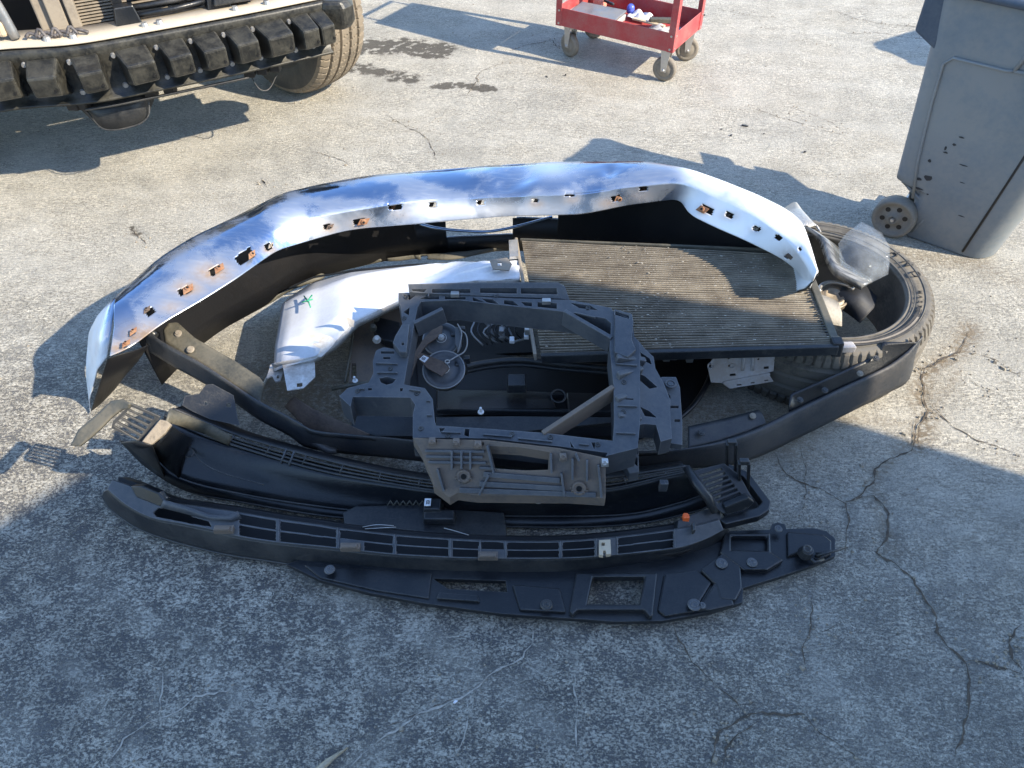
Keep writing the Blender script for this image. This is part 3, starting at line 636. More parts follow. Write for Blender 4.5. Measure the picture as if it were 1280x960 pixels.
b = G(); b.plate(out, hl, fp, .07, (0, 0, -1)); b.build('frame_ring', FRM, fr, bevel=.003)
# raised duct channel along the top
tp = plane3((516, 355, .37), (700, 355, .385), (600, 366, .36))
b = G(); b.plate([(510, 355), (600, 353), (698, 353), (706, 358), (712, 375), (700, 373), (560, 368), (512, 365)], [[(540, 361), (588, 361), (588, 366), (540, 366)], [(600, 360), (646, 360), (646, 367), (600, 366)], [(651, 360), (696, 360), (697, 368), (651, 367)], [(514, 361), (534, 361), (530, 365), (516, 364)]], tp, .03, (0, 0, -1)); b.build('air_duct', FRM, fr, bevel=.002)
# clips on the rails
for x, y in ((569, 369), (683, 378)):
    c = G(); q = PP(x, y, fp)+fp[1]*.004; c.box(q, (.022, .014, .012)); o = c.build('rail_clip', STL, fr, bevel=.001)
# struts across the corners
for a_, c_ in (((680, 541), (768, 483)), ((705, 389), (764, 423)), ((519, 404), (555, 386))):
    b = G(); A, C = PP(*a_, fp), PP(*c_, fp); b.bar(A-Vector((0, 0, .02)), C-Vector((0, 0, .02)), .012, .05); b.build('corner_strut', BRN if a_[0] == 680 else FRM, fr, bevel=.002)
for x0, y0, x1, y1 in ((505, 410, 512, 410), (507, 425, 512, 425), (506, 440, 510, 440), (770, 408, 788, 409), (770, 412, 788, 413), (770, 456, 796, 458), (772, 508, 796, 509), (552, 541, 576, 542), (604, 544, 640, 547), (648, 549, 690, 553), (724, 556, 736, 557), (770, 542, 794, 543), (450, 487, 456, 487), (512, 488, 526, 490), (533, 502, 538, 502), (534, 520, 540, 520), (470, 455, 497, 456), (472, 467, 497, 467), (718, 392, 744, 398), (536, 364, 536, 372)):
    b = G(); b.bar(PP(x0, y0, fp)+fp[1]*.003, PP(x1, y1+.01, fp)+fp[1]*.003, .0035, .007, fp[1]); b.build('moulded_rib', FRM, fr, bevel=.0008)
for x, y in ((526, 536), (560, 545), (640, 543), (688, 547), (747, 556), (779, 405), (780, 478), (779, 515), (488, 461), (447, 489), (521, 492), (505, 398), (508, 372), (620, 370), (735, 385)):
    b = G(); q = PP(x, y, fp); b.ring(q+fp[1]*.001, fp[1], .0052, .0015, 14, 6); b.disc(q+fp[1]*.0003, fp[1], .0042, .0006, 10); b.build('screw_eye', BLK, fr)
# lower mounting plate
lp = plane3((516, 547, .27), (760, 570, .28), (640, 622, .18))
po = [(516, 547), (560, 549), (611, 550), (700, 560), (757, 572), (757, 592), (757, 623), (712, 620), (682, 620), (595, 619), (572, 616), (562, 622), (542, 607), (540, 597), (527, 565)]
ph = [[(612, 557), (650, 559), (687, 565), (686, 572), (685, 587), (655, 588), (619, 586)], [(536, 545.5+4), (546, 549.5), (546, 553), (536, 553)], [(597, 552), (605, 553), (605, 557), (597, 556)], [(700, 564), (708, 565), (708, 571), (700, 570)], [(752, 575), (756, 576), (756, 582), (752, 580)]]
b = G(); b.plate(po, ph, lp, .03, (0, 0, -1)); mp_ = b.build('mounting_plate', BRN, fr, bevel=.002)
b = G()
for y0, y1, x0, x1 in ((592, 597, 605, 700), (604, 607, 600, 705), (612, 615, 575, 745), (563, 563, 532, 606), (570, 570, 533, 604), (577, 577, 536, 608), (584, 584, 600, 616)):
    b.bar(PP(x0, y0, lp)+lp[1]*.003, PP(x1, y1+ (1 if x1 < 650 else 3), lp)+lp[1]*.003, .006 if y0 < 590 else .012, .008, lp[1])
for x0, y0, x1, y1 in ((566, 562, 566, 585), (578, 563, 578, 585), (589, 564, 589, 585), (612, 592, 600, 617), (702, 590, 706, 618), (716, 572, 716, 598), (734, 574, 734, 600), (748, 580, 752, 620), (548, 585, 556, 612), (720, 566, 724, 575), (610, 556, 618, 590), (689, 566, 690, 590)):
    b.bar(PP(x0, y0, lp)+lp[1]*.006, PP(x1, y1, lp)+lp[1]*.006, .005, .016, lp[1])
b.build('stiffening_ribs', FRM, mp_, bevel=.001)
for x, y in ((580, 595), (724, 610)):
    c = G(); q = PP(x, y, lp)+lp[1]*.004; c.ring(q, lp[1], .0135, .004, 24, 6)
    for k in range(12): an = k*math.pi/6; c.box(q+Vector((math.cos(an)*.019, math.sin(an)*.019*.8, 0)), (.004, .002, .006))
    c.disc(q-lp[1]*.002, lp[1], .012, .003, 20); o = c.build('round_boss', BRN, mp_); h = G(); h.disc(q+lp[1]*.0012, lp[1], .0065, .001, 14); h.build('screw_hole', HOLE, o)
for x, y in ((541, 551), (571, 552), (598, 555), (704, 570), (756, 577)):
    c = G(); q = PP(x, y, lp)+lp[1]*.006; c.box(q, (.018, .018, .012), taper=.8); c.ring(q+lp[1]*.007, lp[1], .0045, .0018, 12, 6); c.build('screw_post', STL if x == 756 else BRN, mp_, bevel=.001)
b = G(); b.ring(P(673, 622, .15), (0, -.5, 1), .013, .0022, 24, 6); b.build('wire_loop', STL, fr)
# right bracket with stepped cells
rp = plane3((800, 430, .325), (855, 480, .28), (820, 550, .255))
b = G(); b.plate([(798, 426), (807, 437), (817, 446), (819, 460), (830, 480), (838, 500), (838, 520), (840, 548), (826, 552), (820, 531), (806, 530), (798, 531)], [[(800, 440), (812, 448), (815, 456), (803, 450)], [(797, 466), (806, 470), (822, 484), (812, 486), (798, 474)], [(800, 508), (812, 514), (821, 522), (806, 520)]], rp, .05, (0, 0, -1)); b.build('side_bracket', FRM, fr, bevel=.003)
b = G(); b.plate([(826, 471), (845, 471), (850, 484), (853, 527), (853, 556), (826, 552), (830, 520), (836, 512), (838, 495), (828, 485)], [[(835, 507), (848, 507), (848, 510), (838, 510), (838, 513), (835, 513)], [(828, 534), (834, 534), (834, 540), (829, 540)], [(843, 524), (850, 524), (850, 527), (843, 527)]], plane3((826, 471, .26), (850, 484, .25), (840, 556, .215)), .02, (0, 0, -1)); sb = b.build('side_bracket', FRM, fr, bevel=.002)
c = G(); q = P(838, 480, .262); c.ring(q, (0, 0, 1), .012, .003, 20, 6); c.disc(q, (0, 0, 1), .007, .002, 14); c.build('round_boss', FRM, sb)
b = G(); pl_ = plane3((770, 526, .29), (797, 526, .29), (790, 595, .2))
b.plate([(770, 526), (797, 528), (799, 590), (787, 592), (772, 562)], [[(773, 531), (783, 532), (783, 547), (774, 545)], [(786, 532), (795, 532), (796, 549), (786, 547)], [(775, 549), (784, 551), (784, 563), (778, 560)], [(787, 552), (796, 553), (797, 568), (788, 565)], [(782, 567), (797, 572), (797, 583)]], pl_, .03, (0, 0, -1)); b.build('cell_bracket', FRM, fr, bevel=.0015)
b = G(); b.plate([(768, 386), (790, 392), (792, 402), (790, 424), (795, 437), (785, 446), (768, 440)], [[(769, 388.5), (787, 394), (786, 398), (769, 393)]], plane3((768, 386, .37), (790, 392, .37), (780, 440, .35)), .02, (0, 0, -1)); b.build('bump_plate', FRM, fr, bevel=.003)
b = G()
for x0, y0, x1, y1 in ((770, 448, 806, 452), (772, 470, 802, 462), (770, 500, 796, 492), (772, 520, 800, 524)): b.bar(P(x0, y0, .345-.0006*(y0-440)), P(x1, y1, .325-.0006*(y1-440)), .016, .02)
b.build('bumper_pads', FRM, fr, bevel=.004)
b = G(); b.plate([(491, 428), (494, 420), (503, 406), (512, 405), (508, 440), (500, 440)], [[(502, 428), (505, 428), (505, 431), (502, 431)]], plane3((491, 428, .33), (512, 405, .345), (500, 440, .325)), .02, (0, 0, -1)); b.build('corner_lug', FRM, fr, bevel=.002)
# paper tag with a printed mark on the frame
# ------------------------------------------------------------ horns
def horn(px, py, z, R_, label, dirn):
    t = thing('car_horn', P(px, py, z), label, 'horn', 'pair of disc horns'); q = P(px, py, z); nn = Vector((0, -.35, 1)).normalized()
    c = G(); c.lathe(q, nn, [(.001, .012), (R_*.3, .012), (R_*.36, .006), (R_*.7, .002), (R_*.75, .007), (R_*.93, .008), (R_, .003), (R_, -.004), (R_*.9, -.01), (R_*.86, -.028), (R_*.6, -.036), (.001, -.036)], 40); c.build('disc', FRM, t)
    c = G(); c.ring(q+nn*.005, nn, R_*.98, .0022, 48, 6); c.build('rim', GRYS, t)
    c = G(); c.disc(q+nn*.012, nn, R_*.2, .006, 16, R_*.17); c.disc(q+nn*.018, nn, R_*.11, .005, 6); c.ring(q+nn*.012, nn, R_*.27, .0012, 24, 6); c.build('centre_bolt', STL, t, bevel=.0006)
    c = G(); s_ = q+Vector((R_*.75, R_*.35, -.006)); c.box(s_, (.04, .03, .035), taper=.7); c.box(s_+Vector((.018, .01, .018)), (.02, .018, .02), taper=.8); c.build('terminal', BLK2, t, bevel=.003)
    return t, q, nn
h1, q1, n1_ = horn(552, 425, .19, .052, 'upper black disc car horn, with a loop of grey wire beside it', 1)
h2, q2, n2_ = horn(555, 463, .2, .056, 'lower black disc car horn, with the white sticker on its bracket', 1)
c = G(); c.plate([(545, 406), (553, 407), (552, 418), (534, 430), (523, 444), (516, 466), (513, 472), (511, 462), (516, 444), (528, 425)], [], plane3((545, 406, .21), (553, 418, .21), (514, 470, .19)), .004); c.build('bracket', RUSTD, h1, bevel=.001)
c = G(); c.plate([(520, 445), (527, 441), (555, 452), (562, 460), (552, 470), (534, 460)], [], plane3((520, 445, .222), (555, 452, .226), (552, 470, .222)), .004); c.build('bracket', RUSTD, h2, bevel=.001)
c = G(); c.plate([(529.5, 444), (536, 447), (531, 453), (524, 449)], [], plane3((520, 445, .2235), (555, 452, .2275), (552, 470, .2235)), .0008); stk_ = c.build('sticker', WP, h2)
c = G(); pl_ = plane3((520, 445, .2243), (555, 452, .2283), (552, 470, .2243))
for a_, b_ in (((529, 446), (532, 447.5)), ((532, 447.5), (530, 450)), ((530, 450), (527, 448.5)), ((527, 448.5), (529, 446)), ((528, 447.3), (531, 448.8))): c.bar(PP(*a_, pl_), PP(*b_, pl_), .0012, .0006)
c.build('printed_mark', INK, stk_)
for x, y in ((559, 452),): c = G(); c.ring(P(x, y, .232), (0, 0, 1), .006, .0016, 16, 6); c.build('washer', STL, h2)
c = G(); c.tube(spline(pts([(575, 412, .215), (582, 418, .22), (584, 430, .225), (580, 440, .226), (570, 446, .226), (560, 452, .225)]), 30), .0022, 6); c.tube(spline(pts([(572, 405, .215), (577, 416, .222), (575, 430, .22), (572, 441, .21)]), 24), .0018, 6); c.build('wire', GRYS, h1)
c = G(); c.plate([(569, 408), (577, 410), (577, 432), (573, 440), (569, 430)], [], flat(.21), .006); c.build('connector', FRM, h1, bevel=.002)
# ------------------------------------------------------------ dark housings beneath the frame
hs = thing('headlamp_housing', P(480, 440), 'brown dusty hollow headlamp housing seen through the left of the plastic frame', 'headlamp housing')
b = G(); b.plate([(443, 404), (470, 390), (500, 378), (502, 400), (506, 440), (506, 482), (462, 476), (436, 478)], [[(439.5, 454), (445, 454), (446, 473), (439, 473)]], plane3((443, 404, .05), (500, 378, .05), (450, 478, .07)), .012); b.build('back_panel', BRN, hs)
b = G(); b.plate([(467, 394), (500, 402), (506, 430), (480, 425), (466, 414)], [], plane3((467, 394, .12), (500, 402, .12), (480, 425, .1)), .03, (0, 0, -1)); b.build('inner_box', BLK, hs, bevel=.004)
b = G(); b.tube(pts([(443, 402, .08), (438, 440, .08), (431, 478, .07)]), .004, 6); b.tube(pts([(415, 486, .08), (440, 481, .09), (464, 478, .1)]), .006, 6); b.build('rim', OLV, hs)
for x, y, s_ in ((470, 398, 1), (466, 410, 1.1), (471, 425, 1.1)):
    c = G(); c.disc(P(x, y, .13), (.2, -.5, 1), .012*s_, .02, 10, .007*s_); c.build('bulb_cap', OLV if y < 415 else WHD, hs, bevel=.002)
def clip(px, py, z, label, mat=WP, k=1.0, group=None):
    t = thing('push_clip', P(px, py, z), label, 'clip', group); q = P(px, py, z)
    c = G(); c.disc(q, (0, -.1, 1), .008*k, .003, 14, .007*k); c.build('head', mat, t)
    c = G(); c.disc(q+Vector((0, 0, .003)), (0, -.1, 1), .0045*k, .014*k, 10, .003*k); c.build('stem', mat, t); return t
clip(444, 476, .1, 'small white push clip on the edge of the brown headlamp housing')
clip(601, 515, .12, 'small white push clip standing on the dark shroud inside the plastic frame', k=1.1)
sh = thing('fan_shroud', P(660, 480), 'black plastic shroud filling the opening of the plastic frame', 'shroud')
b = G(); b.plate([(498, 392), (520, 380), (660, 382), (668, 440), (560, 445), (520, 500), (505, 480)], [], flat(.015), .01); b.build('lower_tray', DK, sh)  # added dark sheet, blacks out the ground under the frame as shade
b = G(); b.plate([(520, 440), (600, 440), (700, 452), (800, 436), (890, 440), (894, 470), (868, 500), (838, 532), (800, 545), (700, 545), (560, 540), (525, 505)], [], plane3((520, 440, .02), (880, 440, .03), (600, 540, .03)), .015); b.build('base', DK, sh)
b = G(); b.plate([(545, 486), (640, 488), (765, 492), (765, 514), (640, 513), (545, 511)], [[(689, 492), (708, 492), (710, 511), (696, 511)]], plane3((545, 486, .05), (765, 492, .05), (640, 513, .075)), .02); b.build('flat_panel', BLK, sh, bevel=.004)
b = G(); b.plate([(545, 521), (640, 520), (768, 521), (768, 528), (640, 541), (545, 536)], [], plane3((545, 521, .1), (768, 521, .1), (640, 536, .09)), .02); b.build('front_rib', BLK2, sh, bevel=.003)
b = G(); b.box(P(646, 479, .09), (.055, .05, .03), taper=.9); b.build('square_boss', BLK2, sh, bevel=.003)
b = G(); b.ring(P(698, 495, .075), (0, -.3, 1), .02, .003, 20, 6); b.build('slot_rim', BLK2, sh)
for yy, zz, r_ in ((452, .1, .009), (458, .08, .007)):
    b = G(); b.tube(spline(pts([(575, yy+8, zz), (610, yy+1, zz), (650, yy-2, zz), (700, yy+3, zz), (760, yy+8, zz)]), 30), r_, 8); b.build('hose', BLK2, sh)
b = G(); b.tube(spline(pts([(838, 532, .05), (868, 505, .06), (888, 470, .07), (893, 445, .07)]), 20), .008, 8); b.build('outer_rim', BLK, sh)
b = G()
for x, y in ((833, 448), (842, 446), (862, 449), (612, 405), (628, 412)): b.box(P(x, y, .1), (.02, .014, .016))
b.tube(pts([(600, 395, .1), (612, 408, .1), (618, 425, .09)]), .006, 6); b.tube(pts([(640, 428, .1), (655, 424, .1)]), .004, 6); b.tube(pts([(628, 395, .11), (640, 420, .1)]), .004, 6); b.box(P(627, 420, .1), (.018, .03, .018))
b.build('fittings', GRYS, sh, bevel=.002)
wh = thing('wiring_harness', P(610, 410), 'tangled dark wiring with pale connectors behind the top rail of the frame', 'wiring')
for k in range(9):
    b = G(); x0 = 590+k*6; b.tube(spline(pts([(x0, 384+k, .15), (x0+8+random.uniform(-6, 6), 400, .13), (x0+random.uniform(-9, 9), 415, .12), (x0+14, 432-k, .09)]), 16), .003, 5); b.build('wire', BLK if k % 3 else GRYS, wh)
for x, y, mt in ((616, 401, WP), (628, 402, BLK2), (658, 420, WP), (627, 413, GRYS), (640, 425, WP), (648, 398, STL)):
    b = G(); b.box(P(x, y, .15), (.014, .02, .012)); b.build('connector', mt, wh, bevel=.002)
# folded black duct on the left, seen between the valance and the frame
t = G(); t.plate([(442, 502), (520, 500), (518, 545), (470, 545), (438, 536)], [], plane3((442, 502, .08), (520, 500, .08), (470, 545, .07)), .02); tag(t.build('duct_cover', BLK, bevel=.006), 'black curved duct cover showing through the small left loop of the plastic frame', 'duct')
t = G(); t.loft([pline(pts([(362, 500, .09), (368, 496, .1), (392, 512, .09), (420, 524, .08), (462, 543, .07)]), 30), pline(pts([(356, 508, .06), (366, 508, .07), (385, 522, .06), (415, 533, .06), (455, 550, .05)]), 30), pline(pts([(372, 525, .06), (376, 528, .06), (388, 538, .05), (420, 547, .05), (460, 552, .05)]), 30)])
tag(t.build('rusty_bracket', RUSTD, solid=.004), 'brown rusty metal bracket on the ground behind the left half of the valance bar', 'bracket')
# ------------------------------------------------------------ silver bracket
sbk = thing('silver_mounting_bracket', P(930, 470), 'silver stamped steel bracket with slots hanging under the corner of the condenser', 'bracket')
bpn = plane3((901, 436, .19), (970, 434, .2), (925, 486, .1))
sl = lambda x, y, w_, h_: [(x-w_/2, y-h_/2+.6), (x+w_/2, y-h_/2), (x+w_/2, y+h_/2-.6), (x-w_/2, y+h_/2)]
b = G(); b.plate([(901, 434), (970, 432), (967, 464), (960, 466), (967, 477), (912.5, 486), (903, 479), (888.6, 478), (884, 456), (891, 449), (901, 441)], [sl(911, 438, 6, 3), sl(960, 442, 5, 3), sl(958, 459.5, 6, 3.4), sl(916, 468.5, 7, 3.4), sl(924, 481, 6, 2.2), sl(941, 478.5, 5, 2), sl(958, 475.5, 5, 2), sl(911, 448, 2.6, 2.8), sl(911.5, 457, 2.6, 2.8), sl(948, 449, 2.4, 2.6), sl(887.7, 457.5, 2, 3.4)], bpn, .003); b.build('plate', SLV, sbk, bevel=.0008)
b = G()
for x in (928, 940): b.tube([PP(x, 436, bpn)+bpn[1]*.001, PP(x+1, 452, bpn)+bpn[1]*.004, PP(x, 463, bpn)], .005, 8)
b.bar(PP(904, 478, bpn)+bpn[1]*.003, PP(962, 467, bpn)+bpn[1]*.003, .006, .005, bpn[1]); b.build('pressed_rib', SLV, sbk)
b = G(); b.ring(PP(887.7, 457.5, bpn)+bpn[1]*.003, bpn[1], .007, .002, 16, 6); b.build('bolt_eye', SLV, sbk); b = G(); b.ring(PP(915.5, 457, bpn)+bpn[1]*.001, bpn[1], .006, .0012, 16, 6); b.build('bolt_eye', SLV, sbk)
# ------------------------------------------------------------ tyre in the pile
def tyre(par, C, ax, R_, r_, W, gro, blocks, nb, mats, nseg=360, slot=.22, depth=.007):
    """tyre centred at C with axle ax"""
    C = Vector(C); ax = ax.normalized(); a = ax.cross(Vector((.3, 1, .2))).normalized(); b_ = ax.cross(a)
    prof = [] ; h = W/2
    side = [(r_+.004, h*.80), (r_, h*.84), (r_+.004, h*.90), (r_+.013, h*.93), (r_+.02, h*.90), (r_+.026, h*.93), (r_+(R_-r_)*.45, h*1.0), (R_-.055*R_/.33, h*.985), (R_-.045*R_/.33, h*1.0), (R_-.03*R_/.33, h*.97)]
    rows = 36; tread = []
    for i in range(rows+1):
        z = h*.93*(1-2*i/rows); cr = (z/(h*.93)); tread.append((R_-.018*abs(cr)**3.2, z, cr))
    vs = []; fs = []; n = len(side)
    g_ = G()
    for i in range(nseg):
        t = 2*math.pi*i/nseg; d = a*math.cos(t)+b_*math.sin(t)
        for r, z in side: vs.append(C+d*r+ax*z)
        for r, z in side: vs.append(C+d*r-ax*z)
    m_ = 2*n
    for i in range(nseg):
        j = (i+1) % nseg
        for k in range(n-1): fs.append((i*m_+k, i*m_+k+1, j*m_+k+1, j*m_+k)); fs.append((i*m_+n+k, j*m_+n+k, j*m_+n+k+1, i*m_+n+k+1))
        fs.append((i*m_, j*m_, j*m_+n, i*m_+n))
    g_.add(vs, fs, True); g_.build('sidewall', mats[0], par)
    g_ = G(); vs = []; fs = []
    for i in range(nseg):
        t = 2*math.pi*i/nseg; d = a*math.cos(t)+b_*math.sin(t)
        for k, (r, z, cr) in enumerate(tread):
            dd = 0
            if any(abs(cr-g0) < gw for g0, gw in gro): dd = depth
            elif abs(cr) > .62 and ((i/nseg*nb+(.0 if cr > 0 else .5)+abs(cr)*.4) % 1) < slot: dd = depth*.85
            elif blocks and abs(cr) <= .62 and ((i/nseg*nb*1.0+cr*1.2) % 1) < slot*.55: dd = depth*.5
            vs.append(C+d*(r-dd)+ax*z)
    m_ = rows+1
    for i in range(nseg):
        j = (i+1) % nseg
        for k in range(rows): fs.append((i*m_+k, i*m_+k+1, j*m_+k+1, j*m_+k))
        fs.append  # shoulders join the sidewall below
    # shoulder skirts
    o = len(vs)
    for i in range(nseg):
        t = 2*math.pi*i/nseg; d = a*math.cos(t)+b_*math.sin(t)
        vs.append(C+d*(R_-.03*R_/.33)+ax*h*.97); vs.append(C+d*(R_-.03*R_/.33)-ax*h*.97)
    for i in range(nseg):
        j = (i+1) % nseg; fs.append((i*m_, j*m_, o+2*j, o+2*i)); fs.append((i*m_+rows, o+2*i+1, o+2*j+1, j*m_+rows))
    g_.add(vs, fs, False); g_.build('tread', mats[1], par)
    return C, ax, a, b_
ty = thing('worn_tyre', P(1060, 440, 0), 'worn car tyre lying on its side at the right end of the pile', 'tyre')
TC, TR_, Tr_ = Vector((.905, 1.785, .125)), .325, .232
tax = Vector((-.02, -.02, 1)).normalized()
_, _, ta, tb = tyre(ty, TC, tax, TR_, Tr_, .235, [(-.2, .05), (.2, .05), (-.58, .035), (.58, .035)], False, 84, (RUBL, RUBT), 504, .24, .008)
c = G(); c.lathe(TC, tax, [(Tr_+.004, .092), (Tr_+.05, .085), (Tr_+.078, .05), (Tr_+.08, 0), (Tr_+.075, -.06), (Tr_+.045, -.09), (Tr_+.004, -.094)], 72); c.build('inner_liner', M('tyre_hollow', .95, 0, .1).col((.008, .008, .008)).m, ty)
c = G(); c.ring(TC+tax*.109, tax, Tr_+.008, .0035, 96, 8); c.build('bead', RUBL, ty)
c = G(); c.ring(TC+tax*.1145, tax, Tr_+.022, .0016, 120, 6); c.ring(TC+tax*.118, tax, TR_-.043, .0016, 120, 6); c.build('rim_guard', RUBL, ty)
# raised lettering on the sidewall
def letters(txt, ang0, step, rad, size, flip, par, mat, lift=.1195):
    for k, ch in enumerate(txt):
        if ch == ' ': continue
        cu = bpy.data.curves.new('lt', 'FONT'); cu.body = ch; cu.size = size; cu.extrude = .0009; cu.align_x = 'CENTER'; cu.align_y = 'CENTER'
        ob = bpy.data.objects.new('lt', cu); me_ = bpy.data.meshes.new_from_object(ob); bpy.data.objects.remove(ob); bpy.data.curves.remove(cu)
        an = ang0+k*step; d = Vector((math.cos(an), math.sin(an), 0)); up = -d if flip else d; rt = up.cross(Vector((0, 0, 1)))
        q = Vector((TC.x, TC.y, 0))+d*rad; q.z = TC.z+lift-(tax.x*d.x+tax.y*d.y)*rad
        g_ = G(); g_.add([q+rt*v.co.x+up*v.co.y+Vector((0, 0, v.co.z)) for v in me_.vertices], [tuple(p.vertices) for p in me_.polygons]); g_.build('raised_letter', mat, par)
letters('ANO', math.radians(24), -math.radians(10.5), TR_-.052, .036, False, ty, RUB, .1185)
letters('MASTER R19 U', math.radians(-14), -math.radians(4.6), Tr_+.034, .017, False, ty, RUB, .1165)
# dark moulded panel with a pale bar along the lower sidewall
c = G(); A_ = []; B_ = []; C_ = []; D_ = []
for k in range(40):
    an = math.radians(-28-k*1.75); d = Vector((math.cos(an), math.sin(an), 0)); z = TC.z+.1185; o_ = Vector((TC.x, TC.y, z))
    wq = .5+.5*min(1, k/3, (39-k)/3); A_.append(o_+d*(TR_-.061-.005*(1-wq))); B_.append(o_+d*(TR_-.061+.021*wq)+Vector((0, 0, 0)))
    if 5 < k: C_.append(o_+d*(TR_-.0535)+Vector((0, 0, .0012))); D_.append(o_+d*(TR_-.048)+Vector((0, 0, .0012)))
c.loft([A_, B_]); c.build('sidewall_panel', RUB, ty); c = G(); c.loft([C_, D_]); c.build('pale_sidewall_bar', TAN, ty)
# things inside the tyre
lm = M('grey_liner_sheen', .22, .0, .6); lm.col(lm.mix(lm.ramp(lm.noise(9, 5, .6, lm.co((1, 4, 1))), [(.4, 0), (.6, 1)]), (.09, .095, .1), (.3, .3, .29))); lm.bump(lm.noise(12, 4), .4, .02)
def lin(rows_, n, name, mat, label, cat, solid=.004):
    g_ = G(); g_.loft([spline(pts(r), n) for r in rows_]); return tag(g_.build(name, mat, None, solid=solid), label, cat)
lin([[(1000, 283, .25), (1022, 300, .27), (1034, 330, .27), (1044, 345, .26), (1076, 362, .24)], [(1008, 282, .3), (1030, 300, .3), (1040, 328, .295), (1050, 340, .285), (1080, 357, .26)], [(1018, 288, .27), (1038, 304, .27), (1046, 330, .265), (1056, 338, .26), (1088, 354, .24)], [(1024, 292, .2), (1046, 308, .21), (1056, 328, .21), (1064, 334, .21), (1092, 350, .2)]], 40, 'liner_strip', lm.m, 'long bent grey glossy liner strip beside the right end of the chrome bumper', 'liner')
lin([[(978, 262, .2), (994, 253, .21), (999, 262, .22)], [(986, 268, .24), (1000, 262, .25), (1006, 268, .25)], [(998, 282, .25), (1012, 276, .26), (1022, 285, .25)], [(1004, 290, .24), (1020, 282, .26), (1026, 290, .25)]], 20, 'crumpled_foil', dusty('crumpled_foil', (.45, .44, .42), (.5, .47, .4), .4, .3, .5, scale=30, bump=1.0), 'crumpled pale foil shield sticking out behind the tip of the bumper', 'foil')
cm = M('clear_plastic_sheet', .04); cm.col((.75, .8, .85)); cm.b.inputs['Transmission Weight'].default_value = .0
tr = cm.n('ShaderNodeBsdfTransparent'); tr.inputs[0].default_value = (.9, .93, .96, 1); mx = cm.n('ShaderNodeMixShader'); ou = cm.t.nodes['Material Output']
cm.l(cm.math('ADD', cm.math('MULTIPLY', cm.noise(26, 5, .7), .2), -.01), mx.inputs[0]); cm.l(tr.outputs[0], mx.inputs[1]); cm.l(cm.b.outputs[0], mx.inputs[2]); cm.l(mx.outputs[0], ou.inputs[0]); cm.bump(cm.noise(7, 3), .3, .02)
lin([[(1048, 305, .27), (1057, 293, .29), (1077, 277, .32)], [(1050, 325, .255), (1070, 312, .285), (1102, 291, .31)], [(1052, 342, .235), (1080, 332, .27), (1112, 309, .285)], [(1062, 354, .22), (1085, 348, .235), (1112, 328, .25)], [(1076, 361, .215), (1092, 352, .22), (1110, 343, .225)]], 14, 'clear_plastic_sheet', cm.m, 'clear curved plastic sheet leaning on the far rim of the tyre', 'plastic sheet', .002)
lin([[(1030, 372, .17), (1050, 385, .17), (1075, 404, .16)], [(1048, 362, .21), (1068, 372, .22), (1092, 385, .19)], [(1062, 352, .17), (1082, 358, .18), (1096, 372, .16)]], 16, 'rubber_boot', dusty('rubber_boot', (.018, .02, .025), (.1, .1, .1), .2, .6), 'dark rubber boot lying in the hole of the tyre', 'rubber boot', .004)
lin([[(1003, 395, .2), (1020, 402, .205), (1052, 408, .2)], [(1010, 378, .225), (1030, 382, .235), (1052, 392, .21)], [(1014, 366, .22), (1030, 370, .225), (1048, 378, .2)]], 16, 'dusty_cloth', dusty('dusty_cloth', (.25, .23, .2), (.42, .38, .31), .6, .9, scale=14, bump=.8), 'dusty grey cloth at the near edge of the tyre hole', 'cloth', .004)
pu = thing('belt_pulley', P(1038, 366, .22), 'small worn metal belt pulley next to the tip of the bumper', 'pulley')
c = G(); q = P(1040, 374, .19); nn = Vector((.1, -.25, 1)).normalized()
c.lathe(q, nn, [(.001, .012), (.02, .012), (.024, .02), (.03, .02), (.034, .01), (.038, .016), (.042, .012), (.038, .006), (.043, .0), (.036, -.02)], 40); c.build('groove_ring', dusty('worn_brass', (.24, .2, .15), (.3, .25, .19), .5, .4, .6, scale=20), pu)
c = G(); c.tube(spline([q+nn*.035+Vector((math.cos(a_)*.052, math.sin(a_)*.045, 0)) for a_ in np.linspace(.3, 3.1, 12)], 24), .006, 8); c.build('chrome_band', STL, pu)
c = G(); c.plate([(1028, 428), (1066, 426), (1072, 434), (1046, 435)], [], flat(.262), .02); tag(c.build('plastic_offcut', SLV, bevel=.004), 'small pale plastic offcut on the tyre sidewall by the condenser corner', 'offcut')
# ------------------------------------------------------------ lower grille panel (long, behind the slatted strip)
ga = thing('lower_grille_panel', P(500, 620), 'wide black bumper grille panel with a slotted vent wing at each end', 'grille panel')
n = 120
a0 = spline(pts([(216, 512, .2), (255, 528, .16), (300, 546, .13), (400, 574, .12), (480, 592, .12), (545, 602, .12), (640, 610, .12), (760, 598, .13), (830, 588, .14), (858, 584, .15)]), n)
a1 = spline(pts([(206, 520, .19), (245, 541, .15), (300, 560, .115), (400, 589, .1), (480, 604, .1), (545, 614, .1), (640, 622, .1), (760, 612, .11), (830, 597, .13), (862, 590, .14)]), n)
a2 = spline(pts([(196, 548, .17), (225, 566, .12), (300, 585, .08), (400, 610, .06), (470, 622, .055), (560, 632, .05), (640, 636, .05), (760, 630, .06), (838, 612, .09), (872, 600, .12)]), n)
a3 = spline(pts([(182, 562, .14), (222, 597, .08), (300, 618, .035), (400, 634, .025), (470, 641, .025), (560, 644, .025), (700, 646, .025), (790, 643, .03), (850, 629, .05), (880, 618, .07)]), n)
a4 = spline(pts([(150, 551, .12), (182, 583, .06), (232, 613, .015), (305, 629, .01), (400, 645, .01), (470, 651, .01), (560, 656, .01), (700, 660, .01), (800, 655, .01), (870, 640, .03), (890, 632, .04)]), n)
